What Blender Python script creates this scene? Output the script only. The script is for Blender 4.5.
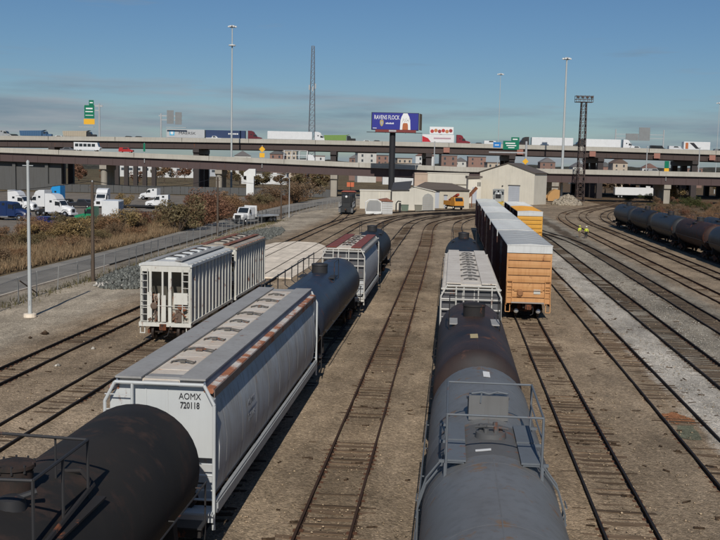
import bpy, bmesh, math, random
import numpy as np
from mathutils import Vector, Matrix

for o in list(bpy.data.objects): bpy.data.objects.remove(o)
S = bpy.context.scene
C = S.collection
R = math.radians
rnd = random.Random(7)

# ------------------------------------------------------------------ camera, sky, sun, exposure
FPX, CAMZ = 980.0, 10.1
PITCH, ROLL, YAW = math.atan2(105, FPX), R(1.2), R(5.3)
_f = Vector((-math.sin(YAW)*math.cos(PITCH), math.cos(YAW)*math.cos(PITCH), -math.sin(PITCH)))
_r0 = Vector((math.cos(YAW), math.sin(YAW), 0)); _u0 = _r0.cross(_f)
_r = _r0*math.cos(ROLL)+_u0*math.sin(ROLL); _u = _u0*math.cos(ROLL)-_r0*math.sin(ROLL)
cd = bpy.data.cameras.new('camera'); cam = bpy.data.objects.new('camera', cd); C.objects.link(cam)
cd.sensor_width = 36; cd.lens = 36*FPX/720; cd.clip_start = 0.5; cd.clip_end = 20000
m = Matrix((_r, _u, -_f)).transposed().to_4x4(); m.translation = (0, 0, CAMZ); cam.matrix_world = m
S.camera = cam

SUN_EL, SUN_DRIFT = R(37), R(4.5)
W = bpy.data.worlds.new('World'); S.world = W; W.use_nodes = True
nt = W.node_tree; nt.nodes.clear()
def N(t, **k):
    n = nt.nodes.new(t)
    for a, b in k.items(): setattr(n, a, b)
    return n
out = N('ShaderNodeOutputWorld'); bg = N('ShaderNodeBackground'); bg.inputs[1].default_value = 0.05
sky = N('ShaderNodeTexSky', sky_type='NISHITA', sun_disc=False, sun_elevation=SUN_EL, sun_rotation=R(180)-SUN_DRIFT,
        altitude=20, air_density=1.0, dust_density=0.35, ozone_density=2.2)
hsv = N('ShaderNodeHueSaturation'); hsv.inputs['Saturation'].default_value = 1.08; hsv.inputs['Hue'].default_value = 0.497
tint = N('ShaderNodeMix', data_type='RGBA', blend_type='MULTIPLY'); tint.inputs[0].default_value = 1; tint.inputs[7].default_value = (.79, .99, 1.24, 1)
tc = N('ShaderNodeTexCoord'); sep = N('ShaderNodeSeparateXYZ')
nt.links.new(tc.outputs['Generated'], sep.inputs[0])
# a far layer of flat stratus: stretched noise, thinning out with height above the horizon
mp = N('ShaderNodeMapping'); mp.inputs['Scale'].default_value = (2.6, 2.6, 26); mp.inputs['Location'].default_value = (1.37, 0.4, 0.25)
nt.links.new(tc.outputs['Generated'], mp.inputs[0])
nz = N('ShaderNodeTexNoise'); nz.inputs['Scale'].default_value = 1.6; nz.inputs['Detail'].default_value = 7; nz.inputs['Roughness'].default_value = 0.55
nt.links.new(mp.outputs[0], nz.inputs['Vector'])
el = N('ShaderNodeMapRange'); el.inputs[1].default_value = 0.02; el.inputs[2].default_value = 0.13; el.inputs[3].default_value = 0.14; el.inputs[4].default_value = -0.10
nt.links.new(sep.outputs[2], el.inputs[0])
ad = N('ShaderNodeMath', operation='ADD'); nt.links.new(nz.outputs[0], ad.inputs[0]); nt.links.new(el.outputs[0], ad.inputs[1])
cr = N('ShaderNodeValToRGB'); cr.color_ramp.elements[0].position = 0.53; cr.color_ramp.elements[1].position = 0.72
cr.color_ramp.elements[0].color = (0, 0, 0, 1); cr.color_ramp.elements[1].color = (0.8, 0.8, 0.8, 1)
nt.links.new(ad.outputs[0], cr.inputs[0])
nz2 = N('ShaderNodeTexNoise'); nz2.inputs['Scale'].default_value = 3.0; nz2.inputs['Detail'].default_value = 5
nt.links.new(mp.outputs[0], nz2.inputs['Vector'])
cc = N('ShaderNodeValToRGB'); cc.color_ramp.elements[0].position = 0.36; cc.color_ramp.elements[1].position = 0.68
cc.color_ramp.elements[0].color = (3.6, 4.9, 6.3, 1); cc.color_ramp.elements[1].color = (6.9, 7.4, 8.2, 1)
nt.links.new(nz2.outputs[0], cc.inputs[0])
mx = N('ShaderNodeMix', data_type='RGBA')
nt.links.new(sky.outputs[0], hsv.inputs['Color'])
nt.links.new(cr.outputs[0], mx.inputs[0]); nt.links.new(hsv.outputs[0], tint.inputs[6]); nt.links.new(tint.outputs[2], mx.inputs[6]); nt.links.new(cc.outputs[0], mx.inputs[7])
nt.links.new(mx.outputs[2], bg.inputs[0]); nt.links.new(bg.outputs[0], out.inputs[0])

sl = bpy.data.lights.new('sun', 'SUN'); sl.energy = 3.8; sl.angle = R(0.5); sl.color = (1.0, 0.955, 0.885)
sun = bpy.data.objects.new('sun', sl); C.objects.link(sun)
sd = Vector((-math.sin(SUN_DRIFT)*math.cos(SUN_EL), math.cos(SUN_DRIFT)*math.cos(SUN_EL), -math.sin(SUN_EL)))
sun.rotation_euler = sd.to_track_quat('-Z', 'Y').to_euler(); sun.location = (20, -60, 80)
S.view_settings.view_transform = 'Standard'; S.view_settings.look = 'None'; S.view_settings.gamma = 1
S.view_settings.exposure = -0.08; S.view_settings.use_curve_mapping = False

# ------------------------------------------------------------------ helpers
def at(x, y, d):                      # the point seen at photo pixel x, y at ground distance d along the view
    v = _f + _r*((x-360)/FPX) + _u*((270-y)/FPX)
    h = v.x*-math.sin(YAW)+v.y*math.cos(YAW)
    v = v*(d/h); return Vector((v.x, v.y, v.z+CAMZ))
def mat(name, col, rough=0.7, metal=0.0, spec=0.3):
    m = bpy.data.materials.new(name); m.use_nodes = True
    b = m.node_tree.nodes['Principled BSDF']
    b.inputs['Base Color'].default_value = (*col, 1); b.inputs['Roughness'].default_value = rough
    b.inputs['Metallic'].default_value = metal; b.inputs['Specular IOR Level'].default_value = spec
    return m
class NB:                              # tiny node builder on one material
    def __init__(s, m): s.nt = m.node_tree; s.b = s.nt.nodes['Principled BSDF']; s.out = s.nt.nodes['Material Output']
    def n(s, t, **k):
        n = s.nt.nodes.new(t)
        for a, b in k.items(): setattr(n, a, b)
        return n
    def l(s, a, b): s.nt.links.new(a, b)
    def coord(s, scale=(1, 1, 1), rand=True):
        tc = s.n('ShaderNodeTexCoord'); v = tc.outputs['Object']
        if rand:
            oi = s.n('ShaderNodeObjectInfo'); ml = s.n('ShaderNodeMath', operation='MULTIPLY'); ml.inputs[1].default_value = 37
            s.l(oi.outputs['Random'], ml.inputs[0]); va = s.n('ShaderNodeVectorMath', operation='ADD')
            s.l(v, va.inputs[0]); s.l(ml.outputs[0], va.inputs[1]); v = va.outputs[0]
        mp = s.n('ShaderNodeMapping'); mp.inputs['Scale'].default_value = scale; s.l(v, mp.inputs[0]); return mp.outputs[0]
    def noise(s, v, scale, detail=5, rough=.55):
        n = s.n('ShaderNodeTexNoise'); n.inputs['Scale'].default_value = scale; n.inputs['Detail'].default_value = detail; n.inputs['Roughness'].default_value = rough
        s.l(v, n.inputs['Vector']); return n.outputs[0]
    def ramp(s, v, stops):
        r = s.n('ShaderNodeValToRGB'); e = r.color_ramp.elements
        while len(e) < len(stops): e.new(0.5)
        for i, (p, c) in enumerate(stops):
            e[i].position = p; e[i].color = (*c, 1) if not isinstance(c, (int, float)) else (c, c, c, 1)
        s.l(v, r.inputs[0]); return r.outputs[0]
    def mix(s, f, a, b, blend='MIX'):
        n = s.n('ShaderNodeMix', data_type='RGBA', blend_type=blend)
        for i, v in ((0, f), (6, a), (7, b)):
            if isinstance(v, (int, float)): n.inputs[i].default_value = v
            elif isinstance(v, tuple): n.inputs[i].default_value = (*v, 1)
            else: s.l(v, n.inputs[i])
        return n.outputs[2]
    def math(s, op, a, b=0.0):
        n = s.n('ShaderNodeMath', operation=op)
        for i, v in ((0, a), (1, b)):
            if isinstance(v, (int, float)): n.inputs[i].default_value = v
            else: s.l(v, n.inputs[i])
        return n.outputs[0]
    def bump(s, h, dist, strength=1.0):
        n = s.n('ShaderNodeBump'); n.inputs['Distance'].default_value = dist; n.inputs['Strength'].default_value = strength
        s.l(h, n.inputs['Height']); s.l(n.outputs[0], s.b.inputs['Normal'])
def dk(c, f): return tuple(x*f for x in c)
RUST = (0.13, 0.045, 0.02)
def paint(name, col, rust=0.0, dirt=0.35, rough=0.6, scale=1.0, dirtcol=None, rustcol=RUST, streak=0.5, bump=0.0):
    m = mat(name, col, rough); q = NB(m)
    v = q.coord(); d2 = dirtcol or tuple(x*.62+.02*y for x, y in zip(col, (1.3, 1.0, .7)))
    c = q.mix(q.math('MULTIPLY', q.ramp(q.noise(v, .9*scale, 7), [(.35, 0), (.7, 1)]), dirt), col, d2)
    if streak:
        vs = q.coord((7*scale, 7*scale, .45*scale))
        c = q.mix(q.math('MULTIPLY', q.ramp(q.noise(vs, 1.0, 4), [(.48, 0), (.72, 1)]), streak*dirt*1.3), c, dk(d2, .8))
    if rust:
        vr = q.coord((1, 1, .5))
        f = q.ramp(q.noise(vr, 2.2*scale, 9, .65), [(max(0.05, .66-rust*.42), 0), (max(.1, .74-rust*.40), 1)])
        c = q.mix(f, c, q.mix(q.noise(v, 6, 4), rustcol, dk(rustcol, 1.9)))
        q.l(q.ramp(f, [(0, rough), (1, .9)]), q.b.inputs['Roughness'])
    q.l(c, q.b.inputs['Base Color'])
    if bump: q.bump(q.noise(v, 1.6*scale, 3), bump)
    return m

class MB:
    def __init__(s): s.v = []; s.f = []
    def add(s, vs, fs):
        o = len(s.v); s.v += [tuple(v) for v in vs]; s.f += [tuple(i+o for i in f) for f in fs]; return s
    def box(s, x0, x1, y0, y1, z0, z1):
        return s.add([(x, y, z) for z in (z0, z1) for y in (y0, y1) for x in (x0, x1)],
                     [(0, 2, 3, 1), (4, 5, 7, 6), (0, 1, 5, 4), (2, 6, 7, 3), (0, 4, 6, 2), (1, 3, 7, 5)])
    def bevbox(s, x0, x1, y0, y1, z0, z1, b):       # box with chamfered vertical+top edges
        poly = [(x0+b, y0), (x1-b, y0), (x1, y0+b), (x1, y1-b), (x1-b, y1), (x0+b, y1), (x0, y1-b), (x0, y0+b)]
        cx, cy = (x0+x1)/2, (y0+y1)/2
        ins = [(px+(b if px < cx else -b)*.7, py+(b if py < cy else -b)*.7) for px, py in poly]
        vs = [(a, c, z0) for a, c in poly]+[(a, c, z1-b) for a, c in poly]+[(a, c, z1) for a, c in ins]
        fs = [tuple(range(7, -1, -1)), tuple(range(16, 24))]
        for k in (0, 8):
            for i in range(8): j = (i+1) % 8; fs.append((k+i, k+j, k+8+j, k+8+i))
        return s.add(vs, fs)
    def obox(s, c, size, rot):                     # oriented box, rot = 3x3 matrix
        c = Vector(c); vs = []
        for z in (-.5, .5):
            for y in (-.5, .5):
                for x in (-.5, .5): vs.append(c+rot@Vector((x*size[0], y*size[1], z*size[2])))
        return s.add(vs, [(0, 2, 3, 1), (4, 5, 7, 6), (0, 1, 5, 4), (2, 6, 7, 3), (0, 4, 6, 2), (1, 3, 7, 5)])
    def bar(s, a, b, w, h=None):                   # square bar from a to b
        a, b = Vector(a), Vector(b); d = b-a
        if d.length < 1e-6: return s
        return s.obox((a+b)/2, (w, h or w, d.length), d.to_track_quat('Z', 'Y').to_matrix())
    def cyl(s, a, b, r0, r1=None, n=8, caps=True):
        a, b = Vector(a), Vector(b); r1 = r0 if r1 is None else r1
        q = (b-a).to_track_quat('Z', 'Y').to_matrix(); vs = []
        for p, r in ((a, r0), (b, r1)):
            for i in range(n): t = 2*math.pi*i/n; vs.append(p+q@Vector((r*math.cos(t), r*math.sin(t), 0)))
        fs = [(i, (i+1) % n, n+(i+1) % n, n+i) for i in range(n)]
        if caps: fs += [tuple(range(n-1, -1, -1)), tuple(range(n, 2*n))]
        return s.add(vs, fs)
    def tube(s, pts, r, n=6):
        for a, b in zip(pts, pts[1:]): s.cyl(a, b, r, n=n)
        return s
    def lathe(s, prof, c=(0, 0, 0), axis='Y', n=24):   # prof: (along, radius)
        vs = []; fs = []; c = Vector(c)
        for a, r in prof:
            for i in range(n):
                t = 2*math.pi*i/n; x, z = r*math.cos(t), r*math.sin(t)
                p = {'Y': (x, a, -z), 'Z': (x, z, a), 'X': (a, x, z)}[axis]; vs.append(c+Vector(p))
        k = len(prof)
        for j in range(k-1):
            for i in range(n): fs.append((j*n+i, j*n+(i+1) % n, (j+1)*n+(i+1) % n, (j+1)*n+i))
        fs += [tuple(range(n-1, -1, -1)), tuple(range((k-1)*n, k*n))]
        return s.add(vs, fs)
    def prism(s, poly, a0, a1, axis='Y'):
        n = len(poly); f = {'Y': lambda p, a: (p[0], a, p[1]), 'X': lambda p, a: (a, p[0], p[1]), 'Z': lambda p, a: (p[0], p[1], a)}[axis]
        vs = [f(p, a0) for p in poly]+[f(p, a1) for p in poly]
        fs = [(i, (i+1) % n, n+(i+1) % n, n+i) for i in range(n)]+[tuple(range(n-1, -1, -1)), tuple(range(n, 2*n))]
        return s.add(vs, fs)
    def sheet(s, pts, t):                          # quad/polygon with thickness along its normal
        pts = [Vector(p) for p in pts]; nrm = (pts[1]-pts[0]).cross(pts[2]-pts[0]).normalized()*t; n = len(pts)
        return s.add(pts+[p+nrm for p in pts], [tuple(range(n-1, -1, -1)), tuple(range(n, 2*n))]+[(i, (i+1) % n, n+(i+1) % n, n+i) for i in range(n)])
    def loft(s, rings, closed=True, caps=True):
        n = len(rings[0]); vs = [p for r in rings for p in r]; fs = []
        for j in range(len(rings)-1):
            for i in range(n if closed else n-1): fs.append((j*n+i, j*n+(i+1) % n, (j+1)*n+(i+1) % n, (j+1)*n+i))
        if caps: fs += [tuple(range(n-1, -1, -1)), tuple(range((len(rings)-1)*n, len(rings)*n))]
        return s.add(vs, fs)
    def mesh(s, name, smooth=None):
        me = bpy.data.meshes.new(name); me.from_pydata(s.v, [], s.f)
        bm = bmesh.new(); bm.from_mesh(me); bmesh.ops.recalc_face_normals(bm, faces=bm.faces); bm.to_mesh(me); bm.free()
        if smooth:
            me.shade_smooth(); me.set_sharp_from_angle(angle=R(smooth))
        me.materials.append(None); return me
CACHE = {}
def cached(key, fn, smooth=None):
    if key not in CACHE: CACHE[key] = fn().mesh(key, smooth)
    return CACHE[key]
def link(name, me, mt, parent=None, smooth=None):
    if isinstance(me, MB): me = me.mesh(name, smooth)
    o = bpy.data.objects.new(name, me); C.objects.link(o)
    if mt is not None:
        if not len(me.materials): me.materials.append(None)
        o.material_slots[0].link = 'OBJECT'; o.material_slots[0].material = mt
    if parent is not None: o.parent = parent
    return o
def tag(o, label, cat, group=None):
    o['label'] = label; o['category'] = cat
    if group: o['group'] = group
    return o
def thing(name, label, cat, loc=(0, 0, 0), rz=0.0, group=None):
    o = bpy.data.objects.new(name, None); C.objects.link(o); o.location = loc; o.rotation_euler = (0, 0, rz); o.empty_display_size = .3
    return tag(o, label, cat, group)
def struct(o): o['kind'] = 'structure'; return o
def stuff(o): o['kind'] = 'stuff'; return o
def np_mesh(name, V, Fq):                          # numpy verts (n,3) and quads/tris (m,k)
    me = bpy.data.meshes.new(name); V = np.asarray(V, np.float32); Fq = np.asarray(Fq, np.int32); k = Fq.shape[1]
    me.vertices.add(len(V)); me.vertices.foreach_set('co', V.ravel())
    me.loops.add(Fq.size); me.loops.foreach_set('vertex_index', Fq.ravel())
    me.polygons.add(len(Fq)); me.polygons.foreach_set('loop_start', np.arange(0, Fq.size, k, dtype=np.int32))
    me.update(calc_edges=True); me.validate(); me.materials.append(None); return me
def text_mesh(txt, size, extrude=0.004, bold=0.0):
    key = 'lettering_%d' % (hash((txt, size)) % 99991)
    if key in CACHE: return CACHE[key]
    cu = bpy.data.curves.new(key, 'FONT'); cu.body = txt; cu.size = size; cu.extrude = extrude; cu.offset = bold
    cu.align_x = 'CENTER'; cu.align_y = 'CENTER'; cu.resolution_u = 3
    o = bpy.data.objects.new(key, cu); C.objects.link(o); dg = bpy.context.evaluated_depsgraph_get()
    me = bpy.data.meshes.new_from_object(o.evaluated_get(dg)); bpy.data.objects.remove(o); bpy.data.curves.remove(cu)
    me.materials.clear(); me.materials.append(None); CACHE[key] = me; return me
def lettering(parent, txt, size, loc, rot, mt, sx=1.0, bold=0.0, name='lettering'):
    o = link(name, text_mesh(txt, size, bold=bold), mt, parent); o.location = loc; o.rotation_euler = rot; o.scale = (sx, 1, 1); return o
# ------------------------------------------------------------------ ground
GZ = -0.13
def ground_mat(name, stops, x0, x1, grain=16.0, wob=1.6, patch=.35, bump=.03):
    m = mat(name, (.2, .17, .12), .95, spec=.1); q = NB(m); v = q.coord(rand=False)
    sp = q.n('ShaderNodeSeparateXYZ'); q.l(v, sp.inputs[0])
    wv = q.coord((1, .25, 1), rand=False)
    wb = q.math('MULTIPLY', q.math('SUBTRACT', q.noise(wv, 1.1, 6, .65), .5), wob*2)
    t = q.math('DIVIDE', q.math('SUBTRACT', q.math('ADD', sp.outputs[0], wb), x0), x1-x0)
    c = q.ramp(t, [((p-x0)/(x1-x0), col) for p, col in stops])
    big = q.ramp(q.noise(v, .10, 6, .6), [(.3, .58), (.7, 1.3)])
    c = q.mix(1.0, c, big, 'MULTIPLY')
    mid = q.ramp(q.noise(q.coord((1, .35, 1), rand=False), .9, 7, .68), [(.28, .62), (.5, 1.0), (.74, 1.32)])
    c = q.mix(.9, c, mid, 'MULTIPLY')
    vo = q.n('ShaderNodeTexVoronoi'); vo.inputs['Scale'].default_value = grain; q.l(v, vo.inputs['Vector'])
    vs = q.n('ShaderNodeSeparateColor'); q.l(vo.outputs['Color'], vs.inputs[0])
    c = q.mix(.75, c, q.ramp(vs.outputs[0], [(0, .5), (.5, .95), (.93, 1.25), (1, 1.9)]), 'MULTIPLY')
    fine = q.ramp(q.noise(v, 5.0, 5, .7), [(.3, .72), (.7, 1.25)])
    c = q.mix(.8, c, fine, 'MULTIPLY')
    # darker crumbs and soil clods
    c = q.mix(q.math('MULTIPLY', q.ramp(q.noise(v, 2.6, 8, .75), [(.60, 0), (.70, 1)]), .55), c, dk(stops[len(stops)//2][1], .35))
    q.l(c, q.b.inputs['Base Color'])
    h = q.math('ADD', q.math('MULTIPLY', vo.outputs['Distance'], -.8), q.math('MULTIPLY', q.noise(v, 3.0, 6, .7), 1.6))
    q.bump(h, bump); return m
BROWN = (.315, .232, .150); LBROWN = (.345, .262, .176); GREYB = (.36, .315, .245); LGREY = (.51, .46, .385); DARKB = (.15, .113, .078); DIRT = (.42, .352, .262)
M_yard = ground_mat('yard ballast', [(-36, DIRT), (-25, DIRT), (-22.5, BROWN), (-13, LBROWN), (-5.2, LBROWN), (-3.4, dk(BROWN, .80)), (-1.6, LBROWN), (4, BROWN), (8.6, LBROWN),
    (9.9, BROWN), (10.9, LGREY), (12.6, LGREY), (13.2, dk(GREYB, .8)), (14.7, GREYB), (16.8, GREYB), (17.4, DARKB), (18.5, DARKB), (19.3, dk(GREYB, .85)), (21, dk(LBROWN, .9)), (30, dk(LBROWN, .9)), (36, BROWN)], -36, 36)
M_land = ground_mat('open land', [(-400, (.13, .105, .06)), (-40, (.16, .12, .07)), (40, (.15, .10, .06)), (400, (.12, .10, .055))], -400, 400, grain=3, wob=30, bump=.05)
def sheet_obj(name, poly, z, mt, cuts=False):
    me = MB().add([(x, y, z) for x, y in poly], [tuple(range(len(poly)))]); return struct(link(name, me, mt))
sheet_obj('ground', [(-4000, -300), (4000, -300), (4000, 9000), (-4000, 9000)], -.24, M_land)
# yard ground as a gently uneven grid sheet
def yard_sheet():
    xs = np.concatenate([np.arange(-33, 44.1, .55)]); ys = np.concatenate([np.arange(-10, 18, 4), np.arange(18, 90, .7), np.arange(90, 230, 2.5), np.arange(230, 361, 10)])
    X, Y = np.meshgrid(xs, ys); rs = np.random.RandomState(3)
    def vn(sc):
        g = rs.rand(int(420/sc)+3, int(100/sc)+3); fy, fx = (Y+12)/sc, (X+35)/sc; iy, ix = fy.astype(int), fx.astype(int); ty, tx = fy-iy, fx-ix
        ty, tx = ty*ty*(3-2*ty), tx*tx*(3-2*tx)
        return (g[iy, ix]*(1-tx)+g[iy, ix+1]*tx)*(1-ty)+(g[iy+1, ix]*(1-tx)+g[iy+1, ix+1]*tx)*ty-.5
    Z = GZ-.015+vn(3.5)*.05+vn(1.1)*.045
    cen = [-20.8, -16.2, -12, -7.4, -3.35, 1, 5.25, 9.65, 13.65, 17.85, 21.9, 26.4, 30.6]
    for c in cen: Z = np.where((np.abs(X-c) < .72), Z-.02, Z)
    for c in cen: Z = np.where((np.abs(np.abs(X-c)-1.25) < .45), Z+.022, Z)
    n, k = X.shape; V = np.stack([X, Y, Z], -1).reshape(-1, 3)
    i = (np.arange(n-1)[:, None]*k+np.arange(k-1)[None]).ravel(); return np_mesh('yard_ground', V, np.stack([i, i+1, i+k+1, i+k], 1))
ys_ = yard_sheet(); ys_.shade_smooth(); struct(link('yard_ground', ys_, M_yard))

def asphalt(name, col, sc=1.0):
    m = mat(name, col, .9, spec=.15); q = NB(m); v = q.coord(rand=False)
    c = q.mix(1.0, col, q.ramp(q.noise(v, .25*sc, 6, .65), [(.3, .72), (.7, 1.22)]), 'MULTIPLY')
    c = q.mix(.6, c, q.ramp(q.noise(v, 9*sc, 4, .7), [(.3, .8), (.7, 1.2)]), 'MULTIPLY')
    c = q.mix(q.math('MULTIPLY', q.ramp(q.noise(q.coord((2, .12, 1), rand=False), .9, 5, .6), [(.52, 0), (.66, 1)]), .45), c, dk(col, .6))
    q.l(c, q.b.inputs['Base Color']); q.bump(q.noise(v, 20, 3), .01); return m
M_road = asphalt('road asphalt', (.27, .248, .212)); M_lot = asphalt('lot asphalt', (.205, .175, .14)); M_conc = asphalt('crossing concrete', (.76, .655, .52), 2)
road_in = [(-33.2, 40), (-33.4, 90), (-34.2, 150), (-34.6, 200), (-33.5, 240), (-30.5, 275), (-25, 330)]
road_out = [(-33, 345), (-38.5, 300), (-41, 240), (-41.2, 190), (-39.8, 150), (-38.6, 110), (-38.6, 80), (-38.8, 40)]
sheet_obj('road', road_in+road_out, -.105, M_road)
verge = MB().box(-33.15, -32.95, 40, 92, -.2, -.02); struct(link('kerb', verge, M_conc))
sheet_obj('truck_lot', [(-47, 128), (-44, 160), (-44, 190), (-46, 240), (-50, 290), (-150, 290), (-150, 150), (-110, 140), (-62, 122)], -.16, M_lot)
# pale paved crossing over the two left tracks
pad = MB(); pp = [(-23.4, 88), (-16.9, 86), (-14.1, 86), (-13.9, 100), (-14.3, 112), (-15.6, 121), (-17.5, 126), (-20.5, 127), (-22.5, 124), (-23.4, 117)]
pad.prism(pp, -.2, -.035, 'Z'); struct(link('paved_crossing', pad, M_conc))

# ------------------------------------------------------------------ railway tracks
M_rail = mat('rail steel', (.022, .018, .017), .75, .3, .35); M_railrust = mat('rail rusty', (.052, .028, .018), .85, .1)
M_plate = mat('tie plate rust', (.12, .055, .03), .9)
def tie_mat(name, col):
    m = mat(name, col, .95, spec=.1); q = NB(m); v = q.coord((.6, 9, 9))
    oi = q.n('ShaderNodeObjectInfo')
    c = q.mix(1.0, col, q.ramp(q.noise(v, 2.2, 7, .7), [(.3, .55), (.7, 1.35)]), 'MULTIPLY')
    c = q.mix(1.0, c, q.ramp(oi.outputs['Random'], [(0, .6), (1, 1.25)]), 'MULTIPLY')
    q.l(c, q.b.inputs['Base Color']); q.bump(q.noise(v, 4, 5), .02); return m
M_tie = tie_mat('weathered tie', (.135, .094, .062)); M_tied = tie_mat('dark tie', (.095, .072, .052))
def spline(pts, step=1.5):
    P = [Vector((*p, 0)) for p in pts]; P = [P[0]*2-P[1]]+P+[P[-1]*2-P[-2]]; o = []
    for i in range(1, len(P)-2):
        a, b, c, d = P[i-1:i+3]; L = (c-b).length; n = max(1, int(L/step)) if abs((c-b).normalized().x) > .004 or L < 30 else max(1, int(L/12))
        al = [0, max((b-a).length, .01)**.5]; al.append(al[1]+max(L, .01)**.5); al.append(al[2]+max((d-c).length, .01)**.5)
        for k in range(n):
            t = al[1]+(al[2]-al[1])*k/n
            A1 = (a*(al[1]-t)+b*(t-al[0]))/(al[1]-al[0]); A2 = (b*(al[2]-t)+c*(t-al[1]))/(al[2]-al[1]); A3 = (c*(al[3]-t)+d*(t-al[2]))/(al[3]-al[2])
            B1 = (A1*(al[2]-t)+A2*(t-al[0]))/(al[2]-al[0]); B2 = (A2*(al[3]-t)+A3*(t-al[1]))/(al[3]-al[1])
            o.append((B1*(al[2]-t)+B2*(t-al[1]))/(al[2]-al[1]))
    o.append(P[-2]); return o
RSEC = [(-.075, -.17), (.075, -.17), (.075, -.15), (.018, -.13), (.018, -.05), (.037, -.035), (.037, 0), (-.037, 0), (-.037, -.035), (-.018, -.05), (-.018, -.13), (-.075, -.15)]
def rail_mesh(path, off, rs):
    m = MB(); rings = []
    for i, p in enumerate(path):
        d = (path[min(i+1, len(path)-1)]-path[max(i-1, 0)]).normalized(); nrm = Vector((d.y, -d.x, 0)); c = p+nrm*(off+rs.uniform(-.006, .006))
        rings.append([c+nrm*a+Vector((0, 0, b)) for a, b in RSEC])
    return m.loft(rings)
def tie_var(k):
    def f():
        r = random.Random(k); m = MB(); b = .015; x, y = 1.29+r.uniform(-.04, .04), .112
        m.bevbox(-x, x, -y, y, -.16, 0, b)
        m.v = [(a+r.uniform(-.02, .02), c+r.uniform(-.012, .012), d+(r.uniform(-.012, .006) if d > -.1 else 0)) for a, c, d in m.v]; return m
    return f
TIES = [cached('tie_%d' % k, tie_var(k)) for k in range(6)]
def track(label, pts, y_ind=(0, 0), mtie=None, mrail=None, vis=0.0, skip=()):
    t = thing('railway_track', label, 'track', (0, 0, 0)); path = spline(pts); rs = random.Random(hash(label) % 999 if False else len(label)*31+int(pts[0][0]*7))
    # finer rail path in the near part so that it is not laser straight
    fine = []
    for a, b in zip(path, path[1:]):
        n = max(1, int((b-a).length/4));  fine += [a.lerp(b, k/n) for k in range(n)]
    fine.append(path[-1])
    for s in (-1, 1): link('rail', rail_mesh(fine, s*.755, rs), mrail or M_rail, t, smooth=30)
    # ties
    acc = 0.0; far = MB(); plates = MB(); seg = 0; L = 0; mt = mtie or M_tie
    dist = [0]
    for a, b in zip(path, path[1:]): dist.append(dist[-1]+(b-a).length)
    d = 0.2; i = 0
    while d < dist[-1]-.1:
        while dist[i+1] < d: i += 1
        a, b = path[i], path[i+1]; p = a.lerp(b, (d-dist[i])/(dist[i+1]-dist[i])); dr = (b-a).normalized(); ang = math.atan2(-dr.x, dr.y)
        d += .53+rs.uniform(-.05, .05)
        if any(lo < p.y < hi for lo, hi in skip): continue
        hid = rs.random() < vis
        top = GZ+rs.uniform(-.030, .004)-(.035 if hid else 0)
        if y_ind[0] < p.y < y_ind[1]:
            o = link('tie', TIES[rs.randrange(6)], mt, t); o.location = (p.x+rs.uniform(-.06, .06), p.y, top)
            o.rotation_euler = (rs.choice((-1, 1))*rs.uniform(.06, .2), rs.uniform(-.006, .006), ang+rs.gauss(0, .02))
            if rs.random() < .9:
                for s in (-1, 1): plates.obox((p.x+s*.755, p.y, GZ-.012), (.30, .17, .016), Matrix.Rotation(ang, 3, 'Z'))
        else: far.obox((p.x, p.y, top-.08), (2.58, .22, .16), Matrix.Rotation(ang, 3, 'Z'))
    if plates.v: stuff(link('tie_plates', plates, M_plate, t))
    if far.v: stuff(link('distant_ties', far, mt, t))
    return t
def st(x, y0, y1): return [(x, y0), (x, (y0+y1)/2), (x, y1)]
track('leftmost track, nearest the light pole, running into the paved crossing', st(-20.8, 8, 150)+[(-20.4, 172), (-18.3, 195), (-13, 214), (-5, 227), (6, 238)], (36, 84), M_tie, vis=.45, skip=((86, 127),))
track('short spur curving off to the dark locomotive by the road', [(-20.5, 168), (-20.9, 182), (-21.7, 197), (-22.4, 212), (-22.8, 226)], vis=.2)
track('track under the two ribbed hopper cars, left of the long train', st(-16.2, 8, 150)+[(-15.9, 172), (-14.5, 184), (-11.3, 198), (-6.5, 211), (0, 222), (9, 233)], (27, 60), M_tie, vis=.25, skip=((86, 121),))
track('track hidden behind the left train that shows again where it curves', st(-12, 60, 155)+[(-11.8, 174), (-10.3, 190), (-6, 206), (1.5, 219), (10, 230)], vis=.2)
track('track carrying the left train with the white hopper', st(-7.4, 6, 150)+[(-7.3, 172), (-6.1, 187), (-3, 202), (2.2, 215), (10, 227)], (0, 0), vis=.2)
track('empty rusty track running up the middle between the two trains', st(-3.28, 8, 100)+[(-3.4, 130), (-3.75, 160), (-3.4, 174), (-2.0, 185), (.6, 196), (4.6, 208), (11, 221)], (22, 150), M_tie, M_railrust, vis=.22)
track('track carrying the grey tank car at the bottom of the picture', st(1.0, 6, 150)+[(.95, 168), (1.4, 180), (3.2, 194), (6.4, 207), (12, 219)], (0, 0), vis=.2)
track('track in front of the first boxcar with the orange end', st(5.27, 8, 150)+[(5.4, 172), (6.4, 190), (8.5, 205), (13, 220)], (22, 64), M_tie, vis=.12)
track('track beside the pale gravel strip, leading to the golden boxcars', st(9.68, 8, 150)+[(9.8, 190), (10.8, 230), (12.2, 262), (13, 300)], (27, 100), M_tie, vis=.35)
track('track on the far side of the pale gravel strip', st(13.65, 8, 120)+[(13.6, 145), (12.9, 165), (11.4, 190), (10.4, 214)], (38, 110), M_tied, vis=.1)
track('dark track that bends left to join its neighbour by the golden boxcars', st(17.85, 8, 110)+[(17.6, 130), (16.6, 147), (14.6, 161), (12.9, 178), (11.6, 195)], (52, 120), M_tied, vis=.1)
track('curving track that the two workers stand beside', st(21.85, 8, 160)+[(21.85, 182), (22.7, 205), (25.6, 229), (31.5, 253), (41, 284), (55, 330), (68, 372)], (72, 130), M_tie, M_railrust, vis=.35)
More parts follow.
